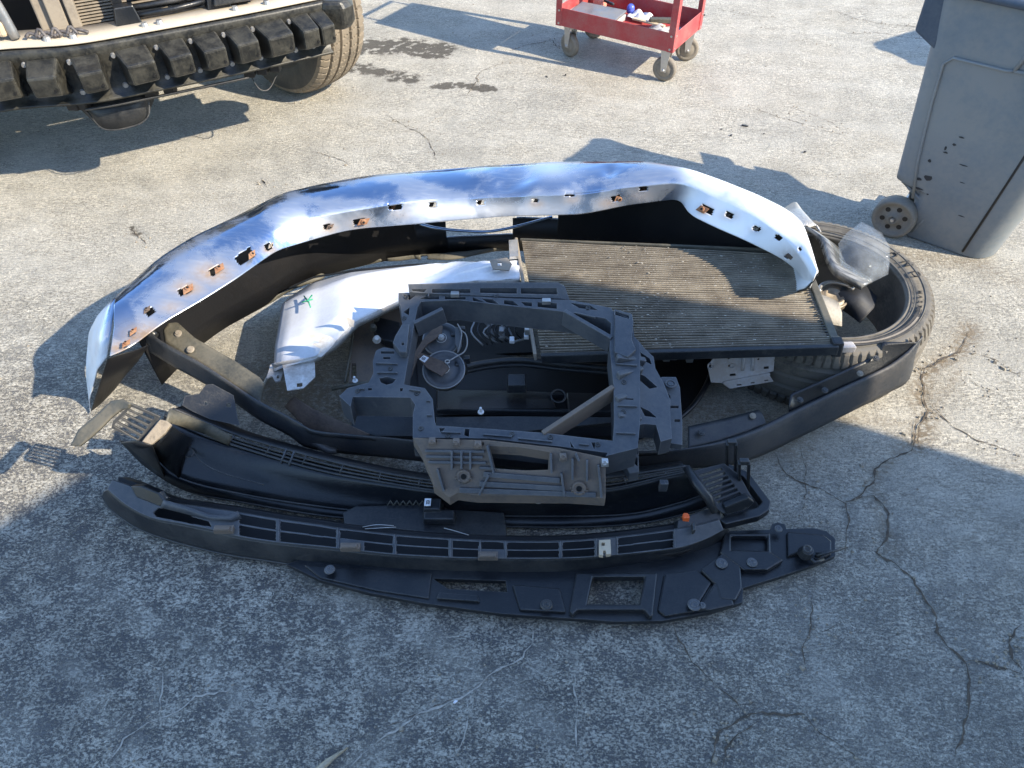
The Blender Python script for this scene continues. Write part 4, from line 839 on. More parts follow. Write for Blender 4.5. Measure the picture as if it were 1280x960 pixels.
b = G(); b.loft(blend(a1, a2, 5, .004)+blend(a2, a3, 4)[1:]); b.build('panel', BLK, ga, solid=.004)
b = G(); b.loft(blend(a3, a4, 3)); b.build('lower_lip', BLK, ga, solid=.004)
b = G(); b.loft([[q-Vector((0, 0, .02)) for q in a0], [q-Vector((0, 0, .02)) for q in a1]]); b.build('grille_dark_fill', DK, ga, solid=.003)  # dark sheet added so the gaps between the bars read as deep shade
b = G(); b.loft([a0, [q+Vector((.0, .05, -.04)) for q in a0], [q+Vector((.01, .085, -.1)) for q in a0]]); b.build('gap_dark_fill', DK, ga, solid=.003)  # dark fill added to black out the gap towards the valance
for t, r_ in ((0, .0035), (.33, .0028), (.66, .0028), (1, .0035)):
    b = G(); b.tube([x.lerp(y, t)+Vector((0, 0, .004)) for x, y in zip(a0, a1)], r_, 6); b.build('grille_bar', BLK2, ga)
b = G()
for i in range(6, n, 9): b.tube([a0[i]+Vector((0, 0, .004)), a1[i]+Vector((0, 0, .004))], .003, 6)
b.tube([q+Vector((0, 0, .003)) for q in a3], .003, 6); b.tube([q+Vector((0, 0, .003)) for q in a4], .0025, 6)
b.build('grille_ribs', BLK2, ga)
b = G(); b.plate([(228, 507), (231, 495), (249, 492), (257, 481), (266, 480), (292, 494), (297, 522), (300, 532), (262, 524), (240, 514)], [[(256, 502), (259, 502), (259, 506), (256, 506)], [(283, 504), (289, 504), (289, 509), (283, 509)]], plane3((228, 507, .2), (292, 494, .19), (270, 524, .16)), .003); b.build('end_flange', BLK, ga)
# shallow marks in the panel
b = G(); b.ring(P(236, 566, .125), (0, -.4, 1), .012, .0015, 20, 6); b.tube(spline(pts([(241, 562, .125), (250, 576, .12), (275, 590, .1), (330, 606, .07)]), 20), .0015, 5); b.build('moulding_line', BLK2, ga)
# left wing: outer strip + vent
wl1 = strip2([(89, 557, .34), (99, 537, .36), (121, 519, .38), (140, 501, .4), (152, 499, .41), (163, 505, .41)], [(100, 558, .34), (113, 548, .35), (126, 536, .365), (141, 521, .38), (152, 513, .39), (162, 510, .4)], 0, 0, OLV, 'wing_edge', ga, 30, .006)
vp = plane3((165, 505, .4), (200, 521, .36), (139, 532, .37))
slots = []
for k in range(5):
    t = (k+.5)/5; p0 = (163-24*t+2.5, 508+25*t); p1 = (199-24*t-4, 522+31*t-2); dx, dy = -2.6, 3.4
    slots.append([(p0[0]-dx*.55, p0[1]-dy*.55), (p1[0]-dx*.55, p1[1]-dy*.55), (p1[0]+dx*.55, p1[1]+dy*.55), (p0[0]+dx*.55, p0[1]+dy*.55)])
b = G(); b.plate([(165, 505), (201, 521), (177, 553), (168, 549), (139, 535), (141, 527)], slots, vp, .008); vt = b.build('side_vent', BLK2, ga, bevel=.0012)
b = G(); b.plate([(200, 524), (208, 526), (214, 531), (205, 543), (189, 556), (177, 552)], [], plane3((200, 524, .365), (214, 531, .355), (177, 552, .34)), .012); b.build('vent_frame', dusty('muddy_vent_edge', (.12, .1, .075), (.3, .245, .18), .8, .8, scale=60, bump=.6), vt, bevel=.002)
b = G(); b.loft([pline(pts([(172, 551, .34), (180, 554, .34), (190, 557, .33), (194, 566, .25)]), 20), pline(pts([(152, 553, .12), (165, 562, .12), (182, 577, .1), (206, 596, .06)]), 20)]); b.build('wing_side', DK, ga, solid=.003)
b = G(); b.loft([pline(pts([(212, 511, .3), (236, 520, .26), (262, 530, .2), (290, 545, .15)]), 20), pline(pts([(207, 527, .3), (230, 534, .24), (256, 543, .18), (286, 557, .125)]), 20)]); b.build('wing_root', OLV, ga, solid=.003)
b = G(); b.loft([pline(pts([(214, 531, .34), (225, 540, .26), (240, 548, .16)]), 12), pline(pts([(200, 552, .3), (215, 562, .2), (232, 568, .12)]), 12), pline(pts([(188, 560, .27), (198, 575, .16), (224, 598, .08)]), 12)]); b.build('wing_root', BLK, ga, solid=.003)
# right wing
wr = plane3((862, 590, .17), (915, 588, .17), (905, 636, .12))
sl2 = []
for k in range(7):
    t = k/6.5; p0 = (874+24*t, 594+36*t); p1 = (902+25*t, 585+33*t)
    sl2.append([(p0[0], p0[1]), (p1[0], p1[1]), (p1[0]+1.6, p1[1]+2.4), (p0[0]+1.6, p0[1]+2.4)])
b = G(); b.plate([(862, 590), (868, 588), (905, 579), (925, 594), (942, 626), (934, 635), (904, 642), (896, 636)], sl2, wr, .012); v2 = b.build('side_vent', BLK, ga, bevel=.0015)
b = G(); b.tube(pts([(858, 584, .18), (872, 606, .17), (885, 622, .15), (893, 640, .12)]), [.009, .012, .011, .009], 10); b.build('vent_frame', BLK2, ga)
b = G(); b.plate([(906, 577), (936, 590), (964, 627), (962, 637), (950, 645), (908, 655), (900, 650), (905, 645), (946, 634), (953, 627), (930, 596), (908, 583)], [], flat(.1), .025); b.build('outer_rim', BLK, ga, bevel=.003)
b = G(); b.plate([(906, 580), (932, 592), (956, 627), (950, 636), (908, 648), (900, 630)], [], flat(.06), .01); b.build('wing_floor', DK, ga)
b = G(); b.plate([(906, 634), (936, 622), (944, 628), (936, 636), (908, 644)], [], plane3((906, 634, .135), (944, 628, .13), (908, 644, .11)), .02); b.build('blade', BLK, ga, bevel=.004)
for x0, x1, y0, y1 in ((909, 920, 552, 590), (924, 936, 576, 612)):
    for xx in (x0, x1):
        b = G(); b.bar(P(xx+ (0 if xx == x0 else -1), y1, .1), P(xx, y0+2, .24), .006, .012, (0, 1, 0)); b.build('post_side', BLK, ga, bevel=.001)
    b = G(); b.bar(P(x0, y0+1, .24), P(x1, y0+1, .24), .012, .014); b.build('post_top', BLK2, ga, bevel=.002)
for x, y, z in ((829, 607, .13), (673, 598, .1)):
    b = G(); b.box(P(x, y, z), (.02, .014, .03)); b.box(P(x+4, y-3, z+.01), (.008, .01, .012)); b.build('clip_tab', FRM, ga, bevel=.001)
for x, y in ((302, 552), (303, 558)): pass
b = G()
for i in (28, 30): b.tube([a0[i]+Vector((0, 0, .008)), a2[i]*.3+a1[i]*.7+Vector((0, 0, .01))], .003, 6)
b.build('bar_bracket', FRM, ga)
# ------------------------------------------------------------ sensor carrier between panel and strip
sc_ = thing('sensor_carrier', P(550, 640), 'dark plastic carrier with a white stamped label behind the slatted strip', 'carrier')
b = G(); b.plate([(428, 640), (445, 632), (520, 630), (532, 622), (542, 622), (560, 636), (630, 640), (634, 672), (560, 668), (430, 655)], [], flat(.055), .03); b.build('body', BLK2, sc_, bevel=.004)
b = G(); b.box(P(541, 634, .08), (.05, .04, .03), taper=.8); b.box(P(549, 646, .075), (.08, .03, .02), taper=.9); b.build('sensor_box', BLK2, sc_, bevel=.003)
b = G(); b.plate([(531, 623), (539, 623), (538, 632), (530, 632)], [], flat(.104), .002); lb = b.build('stamped_label', WP, sc_)
b = G(); z_ = .1055
for p_, q_ in (((533, 630), (533.5, 626)), ((533.5, 626), (536.5, 626)), ((536.5, 626), (536, 630)), ((534.7, 628), (534.7, 629.5))): b.bar(P(*p_, z_), P(*q_, z_), .0016, .0006)
b.build('printed_mark', INK, lb)
b = G()
for k in range(7): x = 484+k*8; b.tube([P(x, 632, .06), P(x+4, 626, .07), P(x+8, 632, .06)], .0022, 5)
b.build('lattice', OLV, sc_)
for p_ in ([(453, 659, .09), (470, 656, .095), (492, 657, .09)], [(456, 661, .09), (475, 660, .095), (495, 659, .09)], [(555, 660, .09), (570, 664, .09), (586, 669, .085)]):
    b = G(); b.tube(spline(pts(p_), 12), .0011, 5); b.build('wire', STL, sc_)
# ------------------------------------------------------------ slatted strip in front
st = thing('slatted_trim_strip', P(500, 700), 'long black curved trim strip with a row of rectangular openings, in front of the grille panel', 'trim strip')
n = 640
e0 = spline(pts([(142, 601, .1), (162, 608, .1), (205, 627, .1), (250, 634, .1), (297, 641, .1), (350, 650, .1), (400, 657, .1), (424, 661, .1), (493, 669, .1), (562, 674, .1), (631, 677, .1), (700, 677, .1), (769, 672, .1), (840, 663, .1), (872, 657, .1), (898, 650, .1)]), n)
e1 = spline(pts([(136, 612, .09), (160, 632, .085), (190, 647, .08), (230, 655, .08), (265, 662, .08), (300, 671, .08), (345, 678, .08), (416, 685, .08), (490, 693, .08), (562, 697, .08), (599, 698, .08), (697, 698, .08), (742, 696, .08), (846, 685, .08), (880, 674, .08), (903, 662, .085)]), n)
e2 = spline(pts([(128, 620, .05), (138, 636, .03), (180, 664, .015), (267, 690, .012), (340, 702, .012), (400, 711, .012), (470, 716, .012), (530, 719, .012), (620, 721, .012), (700, 721, .012), (769, 714, .012), (840, 702, .012), (880, 688, .02), (902, 676, .03), (910, 662, .05)]), n)
# openings: rows above and below a mid bar
hol = []
def between(x, t):
    i = min(range(n), key=lambda k: abs(proj(e0[k])[0]-x)); j = min(range(n), key=lambda k: abs(proj(e1[k])[0]-x)); y0, y1 = proj(e0[i])[1], proj(e1[j])[1]; return y0+(y1-y0)*t
for x0, x1 in ((300, 346), (351, 421), (426, 491.5), (496, 561.5), (565.5, 598.5), (602, 629.5), (634, 698.5), (703, 743), (772, 841)):
    for t0, t1 in ((.06, .47), (.54, .96)):
        if x0 in (426,) and t0 > .5: xa = 456
        elif x0 == 602 and t0 > .5: continue
        else: xa = x0
        hol.append([(xa, between(xa, t0)), (x1, between(x1, t0)), (x1, between(x1, t1)), (xa, between(xa, t1))])
hol.append([(193, 641), (200, 635), (262, 652), (266, 659), (240, 655), (196, 646)]); hol.append([(206, 631), (240, 638), (268, 646), (268, 650), (235, 645), (204, 636)])
b = G(); b.loft(blend(e0, e1, 44), hol); b.build('slatted_top', FRM, st, solid=.006, off=-1)
b = G(); b.loft(blend(e1, e2, 8, .006)); b.build('front_face', BLK2, st, solid=.004)
b = G(); b.tube([q+Vector((0, 0, .001)) for q in e0], .003, 6); b.tube([q+Vector((0, 0, .001)) for q in e1], .0035, 6); b.tube([q+Vector((0, 0, .002)) for q in e2], .004, 6); b.build('edge_bead', BLK2, st)
b = G()
for x in (348.5, 423, 493.5, 563, 600, 631.5, 700.5, 745, 770, 842):
    i = min(range(n), key=lambda k: abs(proj(e0[k])[0]-x)); j = min(range(n), key=lambda k: abs(proj(e1[k])[0]-x-1)); b.bar(e0[i]+Vector((0, 0, .003)), e1[j]+Vector((0, 0, .003)), .0022, .014)
b.build('cross_webs', FRM, st, bevel=.001)
b = G(); b.loft([[q+Vector((0, .055, -.06)) for q in e0], [q+Vector((0, .02, -.012)) for q in e0], [q+Vector((0, .004, -.055)) for q in e1], [q+Vector((0, .0, -.02)) for q in e1]]); b.build('channel_dark_fill', DK, st, solid=.002)  # dark sheet, extended backwards to put shade into the gap behind the strip
b = G(); b.plate([(162, 608), (178, 608), (198, 616), (206, 627), (200, 634), (170, 622)], [], plane3((162, 608, .12), (198, 616, .13), (170, 622, .1)), .02); b.build('end_pad', BLK, st, bevel=.004)
b = G(); b.loft([pline(pts([(205, 625, .12), (230, 632, .12), (262, 643, .11), (285, 645, .11), (297, 639, .12)]), 20), pline(pts([(200, 634, .1), (228, 641, .1), (262, 650, .1), (290, 652, .1), (302, 648, .1)]), 20)]); b.build('wavy_flap', FRM, st, solid=.003)
for x, y in ((438, 684), (610, 695), (280, 662)):
    b = G(); q = P(x, y, .1); b.box(q, (.045, .016, .014)); b.tube([q+Vector((-.018, -.004, .01)), q+Vector((.018, -.004, .01))], .006, 8); b.build('snap_fitting', BRN, st, bevel=.001)
b = G(); b.plate([(848, 650), (872, 640), (900, 632), (903, 650), (870, 663), (846, 664)], [], plane3((848, 650, .11), (900, 632, .11), (846, 664, .1)), .03); b.plate([(865, 652), (869, 652), (870, 662), (866, 663)], [], flat(.125), .02); b.build('end_block', BLK2, st, bevel=.004)
t = thing('cream_clip', P(757, 684, .1), 'small cream plastic clip on the slatted strip near its right end', 'clip')
c = G(); c.plate([(749, 675), (763, 674), (764, 692), (758, 693), (757, 688), (754, 688), (754, 694), (749, 693)], [[(752, 678), (756, 678), (756, 682), (752, 682)]], flat(.118), .012); c.build('clip_body', YEL, t, bevel=.001)
t = thing('orange_clip', P(857, 650, .1), 'tiny orange plastic clip in the dark recess left of the right vent wing', 'clip')
c = G(); c.box(P(857, 648, .11), (.015, .012, .02)); c.box(P(857, 644, .118), (.01, .008, .008)); c.build('clip_body', ORG, t, bevel=.001)
# ------------------------------------------------------------ splash shield under everything, nearest the camera
ut = thing('splash_shield', P(700, 740), 'flat black plastic splash shield with a pointed right end, frontmost piece of the pile', 'splash shield')
pc = flat(.035)
b = G(); b.plate([(358, 705), (400, 690), (500, 690), (640, 690), (760, 690), (850, 680), (906, 664), (930, 663), (963, 662), (965, 655), (972, 653), (981, 655), (983, 661), (1018, 660), (1033, 664), (1044, 673), (1044, 695), (1021, 705), (977, 720), (929, 735), (928, 753), (888, 765), (828, 776), (769, 777), (700, 772), (626, 767), (530, 754), (461, 741), (400, 725)],
      [[(741, 720), (806, 720), (800, 756), (733, 755)], [(541, 723), (632, 726), (634, 740), (560, 736)]], pc, .014); b.build('sheet', BLK, ut, bevel=.003)
def relief(poly, z, th, mat=BLK, name='moulded_step', bev=.004, holes=()):
    g_ = G(); g_.plate(poly, list(holes), flat(z), th); return g_.build(name, mat, ut, bevel=bev)
relief([(720, 716), (822, 716), (816, 770), (812, 770), (806, 762), (722, 762), (716, 768), (712, 764)], .052, .02, holes=[[(741, 721), (806, 721), (799, 755), (734, 755)]])
relief([(830, 718), (872, 712), (890, 728), (868, 764), (832, 770), (822, 762)], .043, .01)
relief([(876, 712), (905, 690), (925, 695), (928, 735), (920, 750), (900, 748), (895, 730)], .05, .016)
relief([(893, 728), (915, 745), (918, 756), (890, 762), (872, 762)], .048, .014)
relief([(906, 666), (963, 666), (964, 690), (980, 700), (960, 712), (930, 712), (900, 690)], .052, .018, holes=[[(914, 670), (959, 670), (959, 688), (914, 687)]])
relief([(984, 664), (1030, 668), (1040, 676), (1040, 692), (1022, 700), (1004, 690), (985, 695)], .045, .012)
relief([(545, 748), (600, 752), (598, 744), (548, 740)], .044, .01); relief([(640, 730), (700, 735), (708, 765), (650, 762)], .044, .01); relief([(380, 706), (540, 716), (536, 748), (470, 738), (400, 722)], .04, .006)
for x, y, s_ in ((902, 704, 1), (940, 703, .9), (973, 661, .7), (412, 712, .9), (683, 756, 1), (868, 756, 1.1), (878, 757, .6)):
    c = G(); q = P(x, y, .054); c.disc(q, (0, 0, 1), .014*s_, .003, 20, .012*s_); c.ring(q+Vector((0, 0, .003)), (0, 0, 1), .006*s_, .002, 14, 6); c.build('boss', FRM if x != 683 else BLK2, ut)
c = G(); c.disc(P(1006, 692, .05), (0, -.2, 1), .018, .025, 16, .013); c.ring(P(1009, 686, .085), (0, -.2, 1), .008, .003, 16, 6); c.build('post', BLK2, ut, bevel=.002)
c = G(); c.tube(pts([(1020, 694, .05), (1034, 691, .06), (1045, 688, .06), (1060, 684, .05)]), [.007, .004, .003, .0015], 6); c.tube(pts([(1008, 692, .05), (1018, 703, .045), (1030, 700, .045)]), .005, 6); c.build('bent_tip', BLK2, ut)
# ------------------------------------------------------------ twig, chips and bits on the concrete
def chip(px, py, l, w_, h, an, mat, name, label, cat, group=None):
    b = G(); q = gp(px, py); q.z += h*.5+.0015; ca_, sa_ = math.cos(an), math.sin(an); vs = []
    k = 9
    for i in range(k):
        t = 2*math.pi*i/k; r = 1-.35*random.random(); vs.append((l/2*r*math.cos(t), w_/2*r*math.sin(t)))
    top = [q+Vector((x*ca_-y*sa_, x*sa_+y*ca_, h*.5*random.uniform(.5, 1))) for x, y in vs]; bot = [Vector((p.x, p.y, q.z-h*.5)) for p in [q+(t_-q)*1.05 for t_ in top]]
    b.add(top+bot, [tuple(range(k)), tuple(range(k, 2*k))[::-1]]+[(i, i+k, (i+1) % k+k, (i+1) % k) for i in range(k)])
    return tag(b.build(name, mat), label, cat, group)
b = G(); p_ = [(396, 965, .004), (412, 950, .006), (425, 941, .008), (435, 935, .006)]; A_ = spline(pts(p_), 16); b.loft([[q+Vector((-.006*(1-i/17), .006*(1-i/17), 0)) for i, q in enumerate(A_)], [q+Vector((0, 0, .006)) for q in A_], [q+Vector((.007*(1-i/17), -.007*(1-i/17), 0)) for i, q in enumerate(A_)]])
tag(b.build('dry_leaf', dusty('dry_leaf', (.42, .36, .26), (.2, .16, .1), .5, .8, scale=40, bump=.6), solid=.001), 'dry tan leaf curled on the concrete at the bottom of the picture', 'leaf')
for x, y, l, w_, h, an, mt, nm, lb_ in (
    (569, 878, .013, .006, .004, .5, WP, 'white_chip', 'small white chip in the pale crack near the bottom'),
    (931, 157, .03, .013, .006, -.4, BLK2, 'rubber_crumb', 'largest black rubber crumb on the sunlit concrete left of the bin'),
    (914, 169, .014, .01, .006, .4, BLK2, 'rubber_crumb', 'black rubber crumb just below and left of the largest crumb'),
    (902, 161, .01, .006, .004, 0, BLK2, 'rubber_crumb', 'tiny black crumb farthest left on the sunlit concrete near the bin'),
    (1006, 190, .015, .008, .006, .2, BLK2, 'rubber_crumb', 'black rubber crumb halfway between the bin wheel and the cart shadow'),
    (955, 167, .008, .005, .004, .2, BLK2, 'rubber_crumb', 'tiny black crumb right of the largest crumb'),
    (243, 499, .006, .01, .008, 0, DK, 'dark_pebble', 'tiny dark pebble on the lit concrete between the valance bar and the left vent wing'),
    (683, 96, .02, .006, .004, -.9, DK, 'twig_piece', 'short dark twig on the concrete left of the red cart'),
    (707, 94, .01, .008, .006, .9, DK, 'twig_piece', 'small dark scrap on the concrete just under the red cart'),
    (880, 19, .014, .01, .005, 0, DK, 'dark_pebble', 'dark pebble on the concrete behind the red cart'),
    (330, 228, .03, .003, .003, -.9, DK, 'twig_piece', 'thin dark twig on the lit concrete behind the chrome bumper')):
    chip(x, y, l, w_, h, an, mt, nm, lb_, nm.split('_')[-1] if nm != 'white_chip' else 'chip')
# ------------------------------------------------------------ red service cart
ct = None
B_ = P(840, 66, .15); A0_ = P(696, 31, .15); ux = (A0_-B_).normalized(); ux.z = 0; Lc = (A0_-B_).length; uy = Vector((-ux.y, ux.x, 0)); uy = uy if uy.y > 0 else -uy; uy = uy; Wc = .33
ct = thing('service_cart', B_+ux*Lc/2+uy*Wc/2-Vector((0, 0, .15)), 'red metal two-shelf service cart on four grey casters', 'cart')
Z3 = Vector((0, 0, 1)); ax3 = (ux, uy, Z3)
def cpt(u, v, z): return B_+ux*(u*Lc)+uy*(v*Wc)+Vector((0, 0, z-.15))
def tray(z0, h, name):
    b = G(); t_ = .004
    b.box(cpt(.5, .5, z0+.004), (Lc-.004, Wc-.004, .006), ax3)
    b.box(cpt(.5, 0, z0+h/2), (Lc, t_, h), ax3); b.box(cpt(.5, 1, z0+h/2), (Lc, t_, h), ax3); b.box(cpt(0, .5, z0+h/2), (t_, Wc-.008, h), ax3); b.box(cpt(1, .5, z0+h/2), (t_, Wc-.008, h), ax3)
    return b.build(name, RED, ct, bevel=.002)
tray(.15, .085, 'lower_tray'); tray(.70, .09, 'upper_tray')
for u in (0, 1):
    for v in (0, 1):
        b = G(); su, sv_ = (1 if u == 0 else -1), (1 if v == 0 else -1); c = cpt(u, v, .47)-ux*su*.003-uy*sv_*.003
        b.box(c+ux*su*.014, (.032, .004, .64), ax3); b.box(c+uy*sv_*.016, (.004, .028, .64), ax3); po_ = b.build('post', RED, ct, bevel=.001)
        s_ = G()
        for z in (.163, .222): s_.disc(cpt(u, v, z)+ux*su*.012-uy*sv_*.005, -uy*sv_, .005, .002, 10); s_.disc(cpt(u, v, z)-ux*su*.005+uy*sv_*.012, -ux*su, .005, .002, 10)
        s_.build('rivet', STL, po_)
b = G(); b.tube([cpt(1, .1, .76), cpt(1.12, .1, .82), cpt(1.12, .9, .82), cpt(1, .9, .76)], .011, 10); b.build('push_handle', STL, ct)
for (u, v, an) in ((.06, .1, .1), (.06, .9, .5), (.9, .1, -.35), (.9, .9, .9)):
    q = cpt(u, v, .056); d = (uy*math.cos(an)+ux*math.sin(an)).normalized()
    b = G(); b.lathe(q-d*.016, d, [(.006, -.004), (.03, -.002), (.036, .003), (.04, 0), (.05, .001), (.056, .006), (.056, .026), (.05, .031), (.04, .032), (.036, .029), (.03, .034), (.006, .036)], 32); w_ = b.build('caster_wheel', dusty('caster_rubber', (.1, .085, .07), (.3, .26, .2), .6, .7) if u == .06 and v == .1 else bpy.data.materials['caster_rubber'], ct)
    b = G(); s = d.cross(Z3)
    for k in (-1, 1): b.add([q+d*k*.024+s*.022+Z3*.088, q+d*k*.024-s*.022+Z3*.088, q+d*k*.024-s*.012-Z3*.008, q+d*k*.024+s*.012-Z3*.008]+[q+d*k*.020+s*.022+Z3*.088, q+d*k*.020-s*.022+Z3*.088, q+d*k*.020-s*.012-Z3*.008, q+d*k*.020+s*.012-Z3*.008], [(0, 1, 2, 3), (7, 6, 5, 4), (0, 4, 5, 1), (1, 5, 6, 2), (2, 6, 7, 3), (3, 7, 4, 0)])
    b.box(q+Z3*.09, (.052, .052, .005), ax3); b.tube([q-d*.03, q+d*.03], .006, 10); b.build('caster_fork', STL, ct)
def onc(u, v, z, du, dv, h, rot, mat, name, label, cat, bev=.003):
    b = G(); q = cpt(u, v, z+h/2); a_ = ux*math.cos(rot)+uy*math.sin(rot); c_ = Z3.cross(a_); b.box(q, (du, dv, h), (a_, c_, Z3)); return tag(b.build(name, mat, bevel=bev), label, cat)
GC = dusty('grey_card', (.33, .34, .36), (.42, .4, .36), .4, .6, scale=20)
onc(.78, .42, .158, .26, .16, .028, .05, GC, 'document_box', 'flat grey card box in the left of the cart tray', 'box'); onc(.76, .45, .188, .24, .14, .012, -.06, GRYS, 'paper_stack', 'grey stack of papers on top of the flat card box in the cart', 'papers')
onc(.75, .75, .202, .07, .014, .012, .35, BLK, 'marker_pen', 'black marker pen on the papers in the cart', 'pen', .004)
b = G(); b.lathe(cpt(.56, .78, .2), (0, -.3, 1), [(.001, .02), (.012, .018), (.018, .01), (.02, 0), (.018, -.02), (.001, -.022)], 24); tag(b.build('blue_cap', BLU), 'round blue bottle cap between the papers in the cart', 'cap')
onc(.86, .86, .16, .06, .05, .05, .2, dusty('pink_plastic', (.75, .28, .2), (.6, .5, .45), .2, .5), 'pink_sponge', 'pale pink sponge at the far left corner of the cart tray', 'sponge', .01)
WD = dusty('brown_wood', (.2, .1, .05), (.4, .32, .25), .4, .7, scale=30)
for k, (u, v, r_, m_) in enumerate(((.44, .45, .25, WD), (.36, .35, .3, WD), (.42, .3, .1, GRYS), (.34, .55, .35, YEL))): onc(u, v, .16+.007*k, .17, .02, .008, r_-.3, m_, 'wood_strip' if m_ is WD else 'metal_strip' if m_ is GRYS else 'cream_strip', ['brown wooden strip lying lowest in the middle of the cart', 'brown wooden strip crossing the other in the cart', 'grey metal strip beside the wooden strips in the cart', 'cream strip over the wooden strips in the cart'][k], 'strip', .001)
def rag(u, v, z, r, mat, name, label):
    b = G(); rows = []
    for i in range(14):
        row = []
        for j in range(14):
            x, y = (i/13-.5)*2, (j/13-.5)*2; row.append(cpt(u, v, z)+ux*x*r+uy*y*r*.75+Z3*(.02*abs(math.sin(x*3.1+y*2)+.6*math.sin(y*5-x*2+1))*(1.1-.5*(x*x+y*y))+.004))
        rows.append(row)
    b.loft(rows); return tag(b.build(name, mat, solid=.003, sub=1), label, 'rag')
rag(.2, .5, .158, .075, WHD, 'white_rag', 'crumpled white rag at the right end of the cart tray'); rag(.46, .75, .17, .055, WP, 'paper_towel', 'crumpled white paper towel behind the wooden strips in the cart')
onc(.25, .65, .185, .12, .03, .02, -.5, OLV, 'sanding_block', 'tan sanding block resting on the white rag in the cart', 'block')
onc(.08, .6, .158, .05, .05, .02, .3, GRYS, 'tin_lid', 'small grey tin lid in the right corner of the cart tray', 'lid')
# ------------------------------------------------------------ grey wheeled bin
def make_bin(base, xd, label, first):
    """base = near back bottom corner on the ground, xd = direction from the wheeled back to the rounded front"""
    xd = Vector((xd[0], xd[1], 0)).normalized(); yd = Vector((-xd.y, xd.x, 0)); O = Vector((base[0], base[1], 0))
    t = thing('trash_bin', O+xd*.17+yd*.2, label, 'trash bin', 'grey wheeled bins')
    def loc(x, y, z): return O+xd*x+yd*y+Vector((0, 0, z))
    def sect(z, inset=0.0):
        k = z/.84; x0 = -.04-.075*k+.0; x1 = .31+.12*k; y0 = -.02-.085*k; y1 = .15+.02*k
        if z < .2: x0 = .0+.0*z
        else: x0 = -.085-.06*(z-.2)/.64
        x0 += inset; x1 -= inset; y0 += inset; y1 -= inset; pts_ = []; rf, rb = .09+.02*k, .035
        def arc(cx, cy, r, a0_, a1_, n_=8):
            for i in range(n_+1): a_ = math.radians(a0_+(a1_-a0_)*i/n_); pts_.append(loc(cx+r*math.cos(a_), cy+r*math.sin(a_), z))
        arc(x0+rb, y0+rb, rb, 180, 270); 
        for q in (.3, .6): pts_.append(loc(x0+rb+(x1-rf-x0-rb)*q, y0, z))
        arc(x1-rf, y0+rf, rf, 270, 360, 10); arc(x1-rf, y1-rf, rf, 0, 90, 10)
        for q in (.6, .3): pts_.append(loc(x0+rb+(x1-rf-x0-rb)*q, y1, z))
        arc(x0+rb, y1-rb, rb, 90, 180); pts_.append(pts_[0].copy()); return pts_
    b = G(); rows = [sect(z) for z in (0.004, .01, .05, .1, .15, .17, .19, .205, .23, .3, .4, .5, .6, .68, .74, .8, .835)]
    b.loft(rows); inner = [sect(z, .012) for z in (.835, .7, .5, .3, .1)]; b.loft([rows[-1]]+inner); b.add(rows[0][:-1], [tuple(range(len(rows[0])-1))]); b.add(inner[-1][:-1], [tuple(range(len(rows[0])-1))])
    bo = b.build('body', GRYB, t)
    # rolled rim
    r_ = sect(.84, -.008)[:-1]; b = G(); b.tube(r_+[r_[0], r_[1]], .014, 8); b.build('rim', GRYD, t)
    # raised side panel, pocket and back spine
    b = G(); fz = lambda x, z: loc(x, -.02-.085*z/.84-.003, z)
    pn = [fz(-.02, .24), fz(.17, .2), fz(.21, .4), fz(.25, .6), fz(-.04, .62), fz(-.045, .45)]
    b.tube([fz(-.005, .16), fz(-.035, .3), fz(-.06, .5), fz(-.07, .63), fz(-.05, .655), fz(.10, .655), fz(.12, .66)], .005, 6); b.tube([fz(.12, .66), fz(.135, .72), fz(.15, .79), fz(.3, .8)], .006, 6); b.tube([fz(.12, .66), fz(.3, .668)], .006, 6); b.build('side_ridge', GRYB, t)
    b = G(); 
    for yy in (-.114, ): b.box(loc(.225, yy+.004, .73), (.14, .012, .11), (xd, yd, Z3))
    b.build('side_pocket', DK, t, bevel=.004)
    # handle boxes at the top of the back, both sides, and a grip bar
    for yy in (-.085, .11):
        b = G(); z0 = .66; 
        vs = [loc(-.185, yy, .70), loc(-.11, yy, z0), loc(-.09, yy, .84), loc(-.19, yy, .84)]; vs += [v+yd*.05 for v in vs]
        b.add(vs, [(0, 1, 2, 3), (7, 6, 5, 4), (0, 4, 5, 1), (1, 5, 6, 2), (2, 6, 7, 3), (3, 7, 4, 0)]); b.build('handle_arm', GRYD, t, bevel=.008)
    b = G(); b.tube([loc(-.18, -.07, .80), loc(-.18, .15, .80)], .016, 12); b.build('handle_bar', GRYD, t)
    for yy in (-.045, .15):
        b = G(); q = loc(-.035 if yy < 0 else .03, yy, .074); d = -yd
        b.lathe(q, d, [(.008, .02), (.014, .03), (.02, .02), (.03, .013), (.052, .013), (.058, .022), (.068, .026), (.073, .02), (.074, 0), (.073, -.022), (.066, -.026), (.01, -.024)], 48); w_ = b.build('wheel', dusty('bin_wheel', (.12, .115, .105), (.26, .24, .2), .6, .6) if 'bin_wheel' not in bpy.data.materials else bpy.data.materials['bin_wheel'], t)
        for k in range(6): h = G(); an = k*math.pi/3+.3; h.disc(q+d*.0125+xd*math.cos(an)*.038+Z3*math.sin(an)*.038, d, .009, .0015, 12); h.build('wheel_pocket', DK, w_)
        h = G(); h.disc(q+d*.022, d, .009, .01, 14, .006); h.build('axle_cap', STL, w_)
    b = G(); b.tube([loc(-.035, -.02, .074), loc(-.035, .22, .074)], .009, 10); b.build('axle', STL, t)
    b = G(); b.tube([loc(.215, -.026, .02), loc(.24, -.05, .3), loc(.265, -.08, .6)], .004, 6); b.build('front_groove', DK, t)
